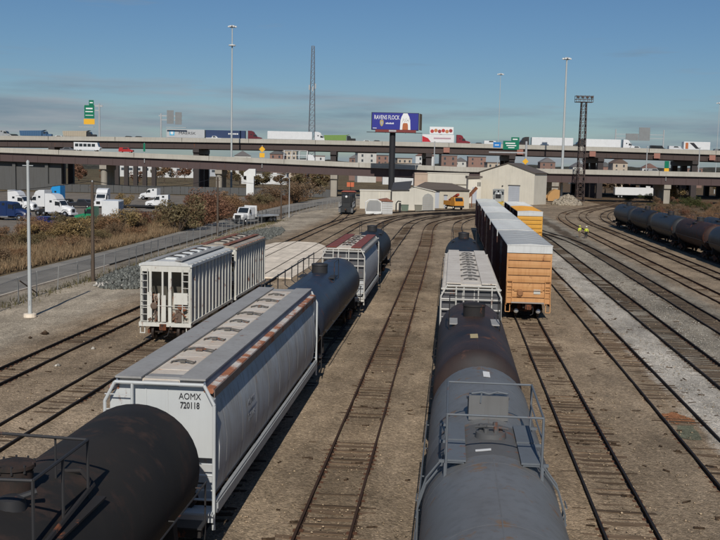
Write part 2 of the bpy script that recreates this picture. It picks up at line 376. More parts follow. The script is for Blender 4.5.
track('curving track next to the string of dark tank cars', st(26.4, 30, 170)+[(26.3, 190), (27.8, 213), (31.2, 236), (37, 259), (46, 286), (60, 332)], (0, 0), M_tie, M_railrust, vis=.3)
track('track under the string of dark tank cars on the right', st(30.6, 30, 165)+[(30.5, 182), (31.4, 203), (33.6, 222), (38.4, 246), (46, 272), (58, 310)], vis=.2)
track('farthest right track under the row of tank cars by the brush', st(35.0, 60, 150)+[(35.2, 170), (36.5, 190)], vis=.2)

# loose stones, wood scraps and ballast (nobody could count them)
def stones(name, n, x0, x1, y0, y1, smin, smax, mt, seed, dens=2.0, zb=GZ):
    rs = np.random.RandomState(seed); y = y0+(y1-y0)*rs.rand(n)**dens; x = x0+(x1-x0)*rs.rand(n)
    s = smin+(smax-smin)*rs.rand(n)**2.5
    base = np.array([(1, 0, 0), (-1, 0, 0), (0, 1, 0), (0, -1, 0), (0, 0, 1), (0, 0, -.6)], float)
    tri = np.array([(0, 2, 4), (2, 1, 4), (1, 3, 4), (3, 0, 4), (2, 0, 5), (1, 2, 5), (3, 1, 5), (0, 3, 5)])
    a = rs.rand(n)*6.28; V = base[None]*(.6+.8*rs.rand(n, 6, 1))*s[:, None, None]*np.array([1, 1, .65])
    c, d = np.cos(a)[:, None], np.sin(a)[:, None]; V = np.stack([V[..., 0]*c-V[..., 1]*d, V[..., 0]*d+V[..., 1]*c, V[..., 2]], -1)
    V += np.stack([x, y, np.full(n, zb)+s*.1], 1)[:, None]
    F = (np.arange(n)*6)[:, None, None]+tri[None]; o = link(name, np_mesh(name, V.reshape(-1, 3), F.reshape(-1, 3)), mt); return stuff(o)
def stone_mat(name, c):
    m = mat(name, c, .95, spec=.1); q = NB(m); v = q.coord(rand=False)
    wn = q.n('ShaderNodeTexWhiteNoise'); sn = q.n('ShaderNodeVectorMath', operation='SNAP'); sn.inputs[1].default_value = (.09, .09, 9); q.l(v, sn.inputs[0]); q.l(sn.outputs[0], wn.inputs['Vector'])
    q.l(q.mix(1.0, c, q.ramp(wn.outputs['Value'], [(0, .45), (.6, 1.0), (1, 1.7)]), 'MULTIPLY'), q.b.inputs['Base Color']); return m
M_st1 = stone_mat('brown stones', (.33, .25, .165)); M_st2 = stone_mat('pale stones', (.36, .33, .28)); M_wood = stone_mat('tie splinters', (.075, .05, .032))
tag(stones('loose_ballast', 26000, -22, 24, 20, 110, .012, .055, M_st1, 1), 'loose brown ballast stones strewn between the tracks', 'gravel')
tag(stones('pale_gravel', 9000, 10.4, 13.0, 24, 110, .015, .05, M_st2, 2, 1.4), 'pale crushed stone strip beside the right-hand track', 'gravel')
tag(stones('mixed_gravel', 7000, 14.6, 17.1, 44, 130, .015, .06, M_st2, 5, 1.4), 'grey crushed stone between the two tracks on the right', 'gravel')
def splinters():
    m = MB(); r = random.Random(11)
    for cx in [-20.8, -16.2, -3.3, -3.3, 5.27, 5.27, 9.68, 9.68, 9.68, 13.65]:
        for k in range(42):
            y = 22+88*r.random()**1.7; sd = r.choice((-1, 1)); x = cx+sd*abs(r.gauss(1.45, .5)) if r.random() < .7 else cx+r.uniform(-.6, .6)
            L = r.uniform(.08, .42); m.obox((x, y, GZ+.02), (L, r.uniform(.03, .07), r.uniform(.02, .05)), Matrix.Rotation(r.gauss(0, .5), 3, 'Z')@Matrix.Rotation(r.uniform(-.1, .1), 3, 'Y'))
    return m
tag(stuff(link('wood_scraps', splinters(), M_wood)), 'dark splinters and chunks of rotten ties lying along the tracks', 'debris')
# two stained patches between the rails of the track by the gravel strip
M_or = ground_mat('orange spill', [(0, (.34, .15, .07)), (20, (.34, .15, .07))], 0, 20, wob=0); M_gs = ground_mat('green spill', [(0, (.20, .20, .135)), (20, (.20, .20, .135))], 0, 20, wob=0)
def blob(name, cx, cy, rx, ry, z, mt, seed):
    r = random.Random(seed); n = 26; k = [1+r.uniform(-.14, .14) for _ in range(n)]
    sheet_obj(name, [(cx+rx*k[i]*max(-.97, min(.97, 1.25*math.cos(6.283*i/n))), cy+ry*k[i]*math.sin(6.283*i/n)) for i in range(n)], z, mt)
blob('orange_spill', 9.70, 41.2, .62, .95, GZ-.014, M_or, 1); blob('green_spill', 9.75, 38.9, .62, 1.15, GZ-.014, M_gs, 2)
# ------------------------------------------------------------------ rail cars (local: length along Y, near end at -Y, rail top z = 0)
M_bog = paint('bogie grime', (.040, .028, .022), rust=.4, rough=.85); M_wheel = mat('wheel steel', (.05, .038, .032), .6, .5)
M_bright = mat('wheel face worn bright', (.55, .55, .55), .35, .7); M_blk = paint('underframe black', (.022, .020, .020), rust=.15, rough=.8)
M_grate = paint('galvanised grating', (.34, .33, .312), rust=.08, dirt=.5, rough=.75)
def f_sideframe():
    m = MB(); poly = [(-1.15, .38), (-1.15, .60), (-.75, .68), (-.35, .80), (.35, .80), (.75, .68), (1.15, .60), (1.15, .38), (.75, .40), (.42, .22), (-.42, .22), (-.75, .40)]
    return m.prism(poly, -.06, .06, 'X')
def f_wheel(): return MB().lathe([(-.07, .18), (-.07, .40), (-.05, .42), (.05, .425), (.06, .46), (.08, .46), (.08, .36), (.05, .30), (.05, .12), (.09, .10), (.09, .03)], axis='X', n=20)
def f_axle(): return MB().cyl((-.78, 0, 0), (.78, 0, 0), .08, n=10)
def f_bolster(): return MB().prism([(-1.1, .55), (-1.1, .72), (-.5, .80), (.5, .80), (1.1, .72), (1.1, .55), (.4, .40), (-.4, .40)], -.2, .2)
def f_spring():
    m = MB()
    for y in (-.2, .0, .2): m.cyl((0, y, .24), (0, y, .55), .085, n=8)
    return m
def bogie(par, y, bright=False):
    b = link('bogie', cached('bolster', f_bolster), M_bog, par); b.location = (0, y, 0)
    for s in (-1, 1):
        o = link('side_frame', cached('side_frame', f_sideframe), M_bog, b); o.location = (s*.99, 0, 0)
        o = link('spring_set', cached('spring_set', f_spring), M_bog, b); o.location = (s*.99, 0, 0)
    for dy in (-.86, .86):
        o = link('axle', cached('axle', f_axle), M_bog, b); o.location = (0, dy, .46)
        for s in (-1, 1):
            o = link('wheel', cached('wheel', f_wheel, 35), M_wheel, b); o.location = (s*.75, dy, .46); o.rotation_euler = (0, 0, 0 if s < 0 else math.pi)
    return b
def f_coupler():
    m = MB().box(-.09, .09, -.05, .62, -.10, .10); m.prism([(-.20, 0), (.16, 0), (.2, -.16), (.05, -.34), (-.10, -.30), (-.02, -.14), (-.20, -.10)], -.16, .16, 'Z'); return m
def f_hose(): return MB().tube([(.32, .25, .0), (.34, -.05, -.18), (.30, -.22, -.45), (.12, -.34, -.52)], .03)
def couplers(par, L):
    for s in (-1, 1):
        o = link('coupler', cached('coupler', f_coupler, 30), M_bog, par); o.location = (0, s*(L/2), .86); o.rotation_euler = (0, 0, 0 if s < 0 else math.pi)
        h = link('brake_hose', cached('brake_hose', f_hose), M_blk, o)
def ladder(m, x, y, z0, z1, w, axis='x', step=.38, r=.02):
    a = (lambda t: (x+t, y)) if axis == 'x' else (lambda t: (x, y+t))
    for t in (-w/2, w/2): m.cyl((*a(t), z0), (*a(t), z1), r*1.3, n=5)
    z = z0+.12
    while z < z1: m.cyl((*a(-w/2), z), (*a(w/2), z), r, n=5); z += step
    return m

def tank_car(label, x, y0, y1, mt, top=4.0, rad=1.5, plat=None, group=None, style='platform', mfit=None, pmat=None, marks=(), seam=True, side_rail=False, detail=True, mhead=None):
    L = y1-y0; yc = (y0+y1)/2; t = thing('tank_car', label, 'tank car', (x, yc, 0), 0, group); zc = top-rad; h = L/2; hd = .62; mf = mfit or M_blk
    prof = []
    for k in range(9): a = math.pi/2*k/8; prof.append((-h+hd*(1-math.sin(a)), max(.02, rad*math.cos(math.pi/2-a))) if 0 else (-h+hd*(1-math.sin(a)), max(.02, rad*math.sin(math.acos(1-k/8*1.0)) if 0 else rad*math.sqrt(max(0, 1-math.sin(math.pi/2-a)**2)))))
    prof = [(-h+hd*(1-math.cos(math.pi/2*k/8)), max(.02, rad*math.sin(math.pi/2*k/8))) for k in range(9)]
    ny = 10; prof += [(-h+hd+(L-2*hd)*k/ny, rad) for k in range(1, ny)]
    prof += [(-a, b) for a, b in prof[:9][::-1]]
    mh_ = mf; tk = link('tank', MB().lathe(prof, (0, 0, zc), n=40 if detail else 24), mt, t, smooth=40)
    if seam:
        wl = MB()
        for k in (-.33, -.12, .12, .33): wl.lathe([(L*k-.02, rad-.002), (L*k-.01, rad+.0025), (L*k+.01, rad+.0025), (L*k+.02, rad-.002)], (0, 0, zc), n=40)
        wl.box(-.012, .012, -h+hd, h-hd, top-.005, top+.003)
        link('weld_seam', wl, mt, tk)
    for s in (-1, 1):                                # stub sills, saddles, end platforms
        fr = MB()
        ya, yb = sorted((s*(h+.35), s*(h-2.6))); fr.box(-.35, .35, ya, yb, .72, 1.02)
        fr.box(-1.45, 1.45, s*(h+.05)-.12, s*(h+.05)+.12, .80, 1.04)
        fr.prism([(-1.35, .9), (1.35, .9), (1.25, zc-.55), (.95, zc-.98), (0, zc-1.25), (-.95, zc-.98), (-1.25, zc-.55)], s*(h-1.75)-.15, s*(h-1.75)+.15)
        link('underframe', fr, M_blk, t)
    for s in (-1, 1):
        pm = MB().box(-1.5, 1.5, s*(h+.1)-.28, s*(h+.1)+.28, 1.045, 1.09); link('end_step', pm, mf, t)
        hr = MB()
        for xx in (-1.48, 1.48): hr.tube([(xx, s*(h+.25), .5), (xx, s*(h+.25), 2.1), (xx, s*(h-.25), 2.15)], .025)
        hr.tube([(-1.48, s*(h+.25), 2.1), (1.48, s*(h+.25), 2.1)], .022); link('end_handrail', hr, mf, t)
        bogie(t, s*(h-1.75))
    for s in (-1, 1):
        hr = MB(); xx = s*(rad+.12); hr.tube([(xx, -h+.4, zc-.35), (xx, h-.4, zc-.35)], .022)
        for k in range(7): yy = -h+.9+(L-1.8)*k/6; hr.cyl((xx, yy, zc-.35), (s*(rad-.1), yy, zc-.35), .018, n=5)
        link('side_handrail', hr, mf, t)
    couplers(t, L+1.1)
    py = plat if plat is not None else 0.0
    pm = pmat or M_grate
    if style == 'platform':                          # two grated walks with a square guard rail, ladders both sides
        sp = MB()
        for s in (-1, 1):
            for z0, z1, w in ((-1.55, -.1, .0), (.05, 1.5, .0)):
                bd = MB().box(s*.78-.20, s*.78+.20, py+z0, py+z1, top-.10, top-.055); link('walk_board', bd, pm, t)
            for yy in (-1.5, 0, 1.45): sp.bar((s*.62, py+yy, top-.11), (s*1.15, py+yy, top-.11), .06)
            for yy in (-1.6, 1.55): sp.bar((s*1.02, py+yy, top-.12), (s*1.02, py+yy, top-.5), .05)
        stuff(link('walk_brackets', sp, mf, t))
        gr = MB(); z1 = top+.93
        for xx, yy in ((-1, -1.6), (1, -1.6), (-1, 1.55), (1, 1.55)): gr.cyl((xx, py+yy, top-.45), (xx, py+yy, z1), .028, n=6)
        for zz in (z1,): gr.tube([(-1, py-1.6, zz), (1, py-1.6, zz), (1, py+1.55, zz), (-1, py+1.55, zz), (-1, py-1.6, zz)], .026)
        gr.tube([(1, py-1.6, top+.45), (1, py+1.55, top+.45)], .02)
        link('guard_rail', gr, mf, t)
        band = MB().lathe([(py-1.25, rad+.002), (py-1.2, rad+.006), (py+1.3, rad+.006), (py+1.35, rad+.002)], (0, 0, zc), n=40); link('dirt_band', band, paint_band, t, smooth=40)
        mw = link('manway', MB().lathe([(top-.12, .50), (top+.32, .50), (top+.36, .53), (top+.42, .53), (top+.52, .30), (top+.55, .05)], (0, py+2.35, 0), 'Z', 20), mt, t, smooth=35)
        sh = MB().box(-.48, .48, py+1.80, py+1.86, top-.05, top+.56); sh.box(-.48, .48, py+1.86, py+2.1, top+.50, top+.55); link('housing_plate', sh, mt, mw)
        hd_ = MB(); hd_.tube([(-.42, py+1.84, top+.60), (-.18, py+1.84, top+.64), (.0, py+1.84, top+.60), (.2, py+1.84, top+.66), (.45, py+1.84, top+.62)], .025)
        hd_.tube([(-.18, py+1.82, top+.62), (-.2, py+1.79, top+.38)], .022); link('handle', hd_, mf, mw)
        vv = MB()
        for i in range(6): a = i*1.05; vv.cyl((.22*math.cos(a), py+.25+.22*math.sin(a), top-.05), (.22*math.cos(a), py+.25+.22*math.sin(a), top+.22+.05*(i % 2)), .06, n=7)
        vv.lathe([(top-.05, .36), (top+.1, .34), (top+.14, .2)], (0, py+.25, 0), 'Z', 14); vv.tube([(-.35, py+.2, top+.2), (-.1, py+.05, top+.27), (.1, py+.1, top+.25), (.38, py+.2, top+.18)], .03)
        link('valves', vv, paint_valve, t, smooth=35)
        for s in (-1, 1):
            ld = MB()
            for yy in (-.2, .25):
                pts = [(s*1.0, py+yy-.9, top-.05)]+[(s*(rad+.1)*math.sin(a), py+yy-.9, zc+(rad+.1)*math.cos(a)) for a in (.75, 1.1, 1.45)]+[(s*(rad+.12), py+yy-.9, .8)]; ld.tube(pts, .024)
            for k in range(6): zz = .95+k*.38; ld.cyl((s*(rad+.12), py-1.1, zz), (s*(rad+.12), py-.65, zz), .018, n=5)
            link('ladder', ld, mf, t)
    elif style == 'dome':                            # tall bolted dome and a narrow loop walk
        dm = link('dome', MB().lathe([(top-.15, .33), (top+.42, .33), (top+.43, .37), (top+.49, .37), (top+.52, .28), (top+.54, .04)], (-.1, py, 0), 'Z', 22), mt, t, smooth=35)
        bo = MB()
        for i in range(10): a = i*.628; bo.cyl((-.1+.35*math.cos(a), py+.35*math.sin(a), top+.38), (-.1+.35*math.cos(a), py+.35*math.sin(a), top+.53), .022, n=6)
        stuff(link('bolt_ring', bo, mf, dm))
        vv = MB().lathe([(top-.06, .24), (top+.14, .22), (top+.18, .12)], (.2, py-.75, 0), 'Z', 12); vv.cyl((.2, py-.75, top+.1), (.55, py-.55, top+.2), .06); link('vent_valve', vv, mf, t, smooth=35)
        wk = MB(); wk.tube([(-.8, py+1.35, top-.12), (.62, py+1.30, top-.02), (.95, py+1.0, top-.18), (1.12, py-1.6, top-.3)], .05)
        wk.box(.86, 1.22, py-1.7, py+.95, top-.40, top-.36); link('walk_board', wk, pm, t)
        gr = MB(); z1 = top+.75
        gr.tube([(-1.5, py+.95, z1), (.95, py+.75, z1), (.95, py-1.6, z1), (-.9, py-1.7, z1)], .03)
        for xx, yy in ((.95, .75), (.95, -.4), (.95, -1.6), (.3, .85)): gr.cyl((xx, py+yy, top-.4), (xx, py+yy, z1), .03 if xx > .5 else .022, n=6)
        link('guard_rail', gr, mf, t)
    else:                                            # small: manway + two short boards
        link('manway', MB().lathe([(top-.12, .45), (top+.35, .45), (top+.38, .48), (top+.46, .46), (top+.52, .1)], (0, py+.6, 0), 'Z', 16), mf, t, smooth=35)
        for s in (-1, 1): link('walk_board', MB().box(s*.85-.17, s*.85+.17, py-.9, py+.55, top-.2, top-.15), pm, t)
        gr = MB()
        for xx, yy in ((-1.02, -.9), (1.02, -.9), (-1.02, 1.1), (1.02, 1.1)): gr.cyl((xx, py+yy, top-.5), (xx, py+yy, top+.7), .022, n=5)
        gr.tube([(-1.02, py-.9, top+.7), (-1.02, py+1.1, top+.7), (1.02, py+1.1, top+.7), (1.02, py-.9, top+.7)], .02); link('guard_rail', gr, mf, t)
    if side_rail:
        sr = MB(); xx = -rad*.98-.1; zr = top+.24
        sr.tube([(xx, -h+.6, zr), (xx, h-.6, zr)], .035)
        for k in range(9): yy = -h+.6+(L-1.2)*k/8; sr.tube([(xx, yy, zr+.08), (xx, yy, zr-.75), (-rad*.82, yy, zc+rad*.5)], .028)
        link('side_handrail', sr, mf, t)
    for mx, my, w, l, mm in marks:                   # stencil panels lying on the crest
        a = mx/rad; z = zc+rad*math.cos(a)+.006; o = link('stencil_panel', MB().box(-w/2, w/2, -l/2, l/2, 0, .004), mm, tk); o.location = (rad*math.sin(a), my, z); o.rotation_euler = (0, a, 0)
    return t

def hopper_body(L, hw=1.48, zr=4.28, cap=True):
    # rounded side: section at one y; ends slope inwards towards the bottom outlets
    sec = [(1.14, zr-.14), (1.33, zr-.55), (1.45, zr-1.05), (1.52, zr-1.65), (1.50, zr-2.25), (1.41, zr-2.85), (1.26, 1.12)]
    pts = [(-1.0, zr+.10), (1.0, zr+.10)]+sec; full = pts+[(-a, b) for a, b in sec[::-1]]; k = hw/1.52
    full = [(a*k, b) for a, b in full]
    rings = [[(a, y, b) for a, b in full] for y in [-L/2+.45]+[-L/2+1.2+(L-2.4)*i/6 for i in range(7)]+[L/2-.45]]
    return MB().loft(rings)
def covered_hopper(label, x, y0, y1, mside, mroof, mboard, mend, top=4.5, group=None, marks=None, mtrim=None, mframe=None, nh=10, mcov=None, mbar=None, hw=1.48, frame='tube', mcoam=None, mlip=None, step=False):
    L = y1-y0; h = L/2; t = thing('covered_hopper_car', label, 'hopper car', (x, (y0+y1)/2, 0), 0, group); mt = mtrim or mside; mf = mframe or mend; mc = mcov or mroof; mb = mbar or M_blk
    zr = top-.24
    link('body', hopper_body(L, hw, zr), mside, t, smooth=50)
    rb = MB()                                        # vertical seams on the side sheets
    roof = MB().box(-1.12, 1.12, -h+.12, h-.12, zr+.02, zr+.17); link('roof', roof, mroof, t)
    for s in (-1, 1):
        ch = MB().prism([(s*1.13, zr+.0), (s*1.38, zr-.03), (s*1.40, zr-.10), (s*1.36, zr-.16), (s*1.13, zr-.12)], -h+.1, h-.1); link('top_chord', ch, mt, t)
        link('roof_coaming', MB().box(min(s*1.14, s*1.19), max(s*1.14, s*1.19), -h+.05, h-.05, zr-.02, top-.055), mcoam or mroof, t)
        link('chord_lip', MB().box(min(s*1.40, s*1.425), max(s*1.40, s*1.425), -h+.1, h-.1, zr-.26, zr-.05), mlip or mt, t)
        bd = MB().box(min(s*.50, s*1.20), max(s*.50, s*1.20), -h, h, top-.05, top)
        for k in range(int(L/1.5)): yy = -h+.4+k*1.5; bd.box(min(s*.52, s*1.18), max(s*.52, s*1.18), yy, yy+.05, zr+.165, top-.045)
        link('running_board', bd, mboard, t)
        sl = MB().box(min(s*1.36, s*1.53), max(s*1.36, s*1.53), -h+.1, h-.1, .95, 1.22); sl.box(min(s*1.40, s*1.5), max(s*1.40, s*1.5), -h+.1, h-.1, 1.24, 1.28); link('side_sill', sl, P_sill, t)
        n = 9
        for k in range(n):
            ov = MB(); yy = -h+1.3+(L-2.6)*k/(n-1); pts = [(s*(a_*hw/1.52+.008), b_) for a_, b_ in ((1.33, zr-.55), (1.45, zr-1.05), (1.52, zr-1.65), (1.50, zr-2.25), (1.41, zr-2.85))]
            for (a, b), (c, d) in zip(pts, pts[1:]): ov.bar((a-s*.014, yy, b), (c-s*.014, yy, d), .02, .02)
            link('side_seam', ov, P_seam, t)
    for k in range(nh):                              # hatch covers with hold-down bars
        yy = -h+1.3+(L-2.6)*(k+.5)/nh; w = (L-2.6)/nh
        hc = link('hatch_cover', cached('hatch_%.2f' % w, lambda: MB().bevbox(-.40, .40, -w*.495, w*.495, 0, .014, .008)), mc, t); hc.location = (0, yy, zr+.165)
        def f_bar():
            b = MB(); b.tube([(-.46, .0, .12), (-.2, .06, .19), (.2, -.06, .19), (.46, .0, .12)], .028, 5); b.tube([(-.42, .16, .1), (0, .0, .2), (.42, -.16, .1)], .024, 5); b.box(-.10, .10, -.10, .10, .12, .21); b.tube([(.42, -.16, .12), (.42, .16, .12)], .03, 5); b.tube([(-.42, -.16, .12), (-.42, .16, .12)], .03, 5); return b
        hb_ = link('hatch_bar', cached('hatch_bar', f_bar), mb, hc); q_ = 1.05 if k % 2 else .75; hb_.scale = (q_, q_*1.2, .75); hb_.location = (0, 0, -.05)
    ends = []
    for s in (-1, 1):
        ye = s*(h-.12)
        if step: link('roof_step', MB().prism([(s*h, top-.16), (s*(h-.25), top-.03), (s*(h-1.0), top-.09), (s*(h-1.0), top-.14), (s*(h-.3), top-.12)], -.47, .47, 'X'), mboard, t)
        en = MB(); zb = 2.4                          # upper end sheet with chamfered shoulders
        en.prism([(-1.38, zb), (1.38, zb), (1.38, zr-.35), (1.12, zr+.0), (-1.12, zr+.0), (-1.38, zr-.35)], min(ye, ye-s*.3), max(ye, ye-s*.3))
        e = link('end_sheet', en, mend, t); ends.append(e)
        link('end_panel_seam', MB().box(-.43, -.39, ye-.015, ye+.015, zb+.05, zr-.05).box(.14, .18, ye-.015, ye+.015, zb+.05, zr-.05), mf, e)
        sp = MB().sheet([(-1.3, ye-s*.3, zb), (1.3, ye-s*.3, zb), (1.2, s*(h-2.7), .95), (-1.2, s*(h-2.7), .95)], .05); link('slope_sheet', sp, mside, t)
        fm = MB(); yf = s*(h+.08); r = .045
        out_ = [(-1.45, yf, .55), (-1.45, yf, zr-.42), (-1.18, yf, zr+.10), (1.18, yf, zr+.10), (1.45, yf, zr-.42), (1.45, yf, .55)]
        fm.tube(out_, r, 8); fm.tube([(-.72, yf, 1.1), (-.72, yf, zr+.08)], .04)
        for zz in (1.35, 2.0): fm.tube([(-1.45, yf, zz), (1.45, yf, zz)], .03)
        for k in range(8): zz = 1.25+k*.40; fm.tube([(-1.45, yf, zz), (-.72, yf, zz)], .018, 5)
        for zz in (1.6, 2.3): fm.tube([(1.0, yf, zz), (1.45, yf, zz)], .018, 5)
        if frame == 'grid':
            for zz in (zr-.05, zr-.55, zr-1.05): fm.tube([(-1.45, yf, zz), (1.45, yf, zz)], .04)
            for xx in (-.35, .35, 1.0): fm.tube([(xx, yf, 1.0), (xx, yf, zr+.08)], .035)
        link('end_frame', fm, mf, t, smooth=40)
        pl = MB().box(-1.45, 1.45, s*(h+.02)-.3, s*(h+.02)+.3, 1.0, 1.06); pl.box(-1.48, 1.48, s*(h+.2)-.06, s*(h+.2)+.06, .80, 1.0); link('end_step', pl, mf, t)
        br = MB().cyl((.75, s*(h-.05), 1.2), (.75, s*(h-.6), 1.2), .16, n=12); br.box(.2, .5, s*(h-.35)-.15, s*(h-.35)+.15, 1.06, 1.5); link('brake_gear', br, M_bog, t)
        bogie(t, s*(h-1.9))
    bt = MB()
    for k in range(3):
        yy = (k-1)*(L-6)/3; bt.add([(-1.2, yy-1.6, 1.15), (1.2, yy-1.6, 1.15), (1.2, yy+1.6, 1.15), (-1.2, yy+1.6, 1.15), (-.4, yy-.4, .35), (.4, yy-.4, .35), (.4, yy+.4, .35), (-.4, yy+.4, .35)],
               [(0, 1, 5, 4), (1, 2, 6, 5), (2, 3, 7, 6), (3, 0, 4, 7), (4, 5, 6, 7)])
    link('outlet_gates', bt, M_bog, t); couplers(t, L+.9)
    return t, ends

def ribbed_hopper(label, x, y0, y1, mside, mroof, mrib, mend, mslope, mboard, top=4.5, group=None):
    L = y1-y0; h = L/2; t = thing('ribbed_hopper_car', label, 'hopper car', (x, (y0+y1)/2, 0), 0, group); ev = top-.35; hw = 1.40
    for s in (-1, 1):
        sd = link('side_panel', MB().box(min(s*1.30, s*1.36), max(s*1.30, s*1.36), -h+.12, h-.12, 1.05, ev), mside, t)
        n = 12
        for k in range(n+1):
            yy = -h+.2+(L-.4)*k/n; o = link('rib', cached('rib_%.2f' % top, lambda: MB().box(0, .11, -.055, .055, 1.0, ev-.02)), mrib, sd); o.location = (1.36 if s > 0 else -1.36-.11, yy, 0)
        link('side_sill', MB().box(min(s*1.3, s*1.50), max(s*1.3, s*1.50), -h+.05, h-.05, .92, 1.08), mrib, t)
        link('top_chord', MB().box(min(s*1.28, s*1.52), max(s*1.28, s*1.52), -h+.05, h-.05, ev, ev+.14), mroof, t)
        ca = MB()
        for k in range(11): yy = -h+.5+(L-1)*k/10; ca.bar((s*1.30, yy, ev+.15), (s*1.50, yy, ev+.15), .3, .05)
        link('chord_plates', ca, mboard, t)
    link('roof', MB().prism([(-1.42, ev+.06), (1.42, ev+.06), (1.28, ev+.22), (.55, top-.03), (-.55, top-.03), (-1.28, ev+.22)], -h, h), mroof, t)
    for k in range(5):
        yy = -h+.9+(L-1.8)*(k+.5)/5; hc = link('hatch_cover', cached('hatch_r%.2f' % L, lambda: MB().bevbox(-.34, .34, -(L-1.8)*.08, (L-1.8)*.08, 0, .09, .05)), mroof, t); hc.location = (0, yy, top-.03)
        def f_b2(): return MB().tube([(-.45, 0, .06), (-.1, .05, .14), (.45, 0, .08)], .028, 5).tube([(-.4, .2, .08), (.4, -.2, .1)], .022, 5)
        link('hatch_bar', cached('hatch_bar_thin', f_b2), M_blk, hc)
    for s in (-1, 1): link('running_board', MB().box(min(s*.56, s*.98), max(s*.56, s*.98), -h, h, top-.01, top+.03), mboard, t)
    link('slope_sheets', MB().prism([(-h+.35, ev), (h-.35, ev), (h-2.6, 1.3), (h-3.4, .55), (.6, .55), (.2, 1.5), (-.2, 1.5), (-.6, .55), (-h+3.4, .55), (-h+2.6, 1.3)], -1.29, 1.29, 'X'), mslope, t)
    for s in (-1, 1):
        ye = s*(h-.08)
        link('end_header', MB().prism([(-1.42, ev-.28), (1.42, ev-.28), (1.42, ev+.05), (1.28, ev+.2), (.55, top-.05), (-.55, top-.05), (-1.28, ev+.2), (-1.42, ev+.05)], ye-.05, ye+.05), mend, t)
        for xx, w in ((-1.38, .12), (-.86, .14), (-.16, .10), (.26, .18), (.98, .10), (1.38, .12)):
            link('end_post', MB().box(xx-w/2, xx+w/2, ye-.06, ye+.06, 1.02, ev-.27), mend, t)
        pt = MB().box(-1.02, -.75, ye-.14, ye-.07, 1.1, 2.75); pt.box(-.2, .05, ye-.14, ye-.07, 1.1, 2.6); pt.box(.5, 1.3, ye-.14, ye-.07, 2.1, 2.75); pt.box(-.4, -.3, ye-.14, ye-.07, 1.1, 2.7); link('end_plates', pt, mend, t)
        link('end_sill', MB().box(-1.5, 1.5, ye-.16, ye+.16, .82, 1.04), mend, t)
        for a_, b_, z_ in ((-1.05, -.42, 2.62), (-.38, .02, 2.3), (.34, 1.3, 2.5)): link('end_plate', MB().box(a_, b_, ye-s*.22-.02, ye-s*.22+.02, 1.05, z_), P_rustw, t)
        ld = MB(); ladder(ld, -1.2, ye+s*.12, 1.0, ev-.1, .4); ladder(ld, 1.18, ye+s*.12, 1.0, ev-.1, .36); ld.tube([(-1.4, ye+s*.14, 2.0), (1.4, ye+s*.14, 2.0)], .02); link('end_ladder', ld, mend, t)
        rr_ = random.Random(int(abs(x)*10)+s); bg_ = MB().lathe([(-.03, .12), (.0, .2), (.03, .12)], (-.62, ye+s*.2, 2.0), 'Y', 12)
        for xx, z0, z1 in ((-.62, 1.1, 2.5), (.85, 1.1, 2.35)):
            for k in range(9): a_, b_ = xx+rr_.uniform(-.26, .26), rr_.uniform(z0, z1); bg_.obox((a_, ye+s*rr_.uniform(-.05, .2), b_), (rr_.uniform(.08, .26), .12, rr_.uniform(.06, .28)), Matrix.Rotation(rr_.uniform(-.5, .5), 3, 'Y'))
        bg_.cyl((.85, ye+s*.1, 1.95), (.85, ye-s*.4, 1.95), .15, n=10)
        bg_.box(.6, .95, ye-.15, ye+.12, 1.1, 1.6); bg_.tube([(.4, ye+s*.1, 1.3), (.8, ye+s*.14, 1.75), (1.2, ye+s*.1, 1.4)], .05); bg_.tube([(-1.0, ye, 1.2), (-.6, ye+s*.12, 1.5), (-.5, ye, 2.3)], .045); stuff(link('brake_gear', bg_, paint_gear, t))
        stp = MB(); [stp.bar((xx, ye, .82), (xx, ye, .42), .05) for xx in (-1.45, -1.2, 1.2, 1.45)]; stp.box(-1.48, -1.17, ye-.05, ye+.05, .40, .44); stp.box(1.17, 1.48, ye-.05, ye+.05, .40, .44); link('sill_step', stp, mend, t)
        bogie(t, s*(h-1.3))
    couplers(t, L+.7); return t

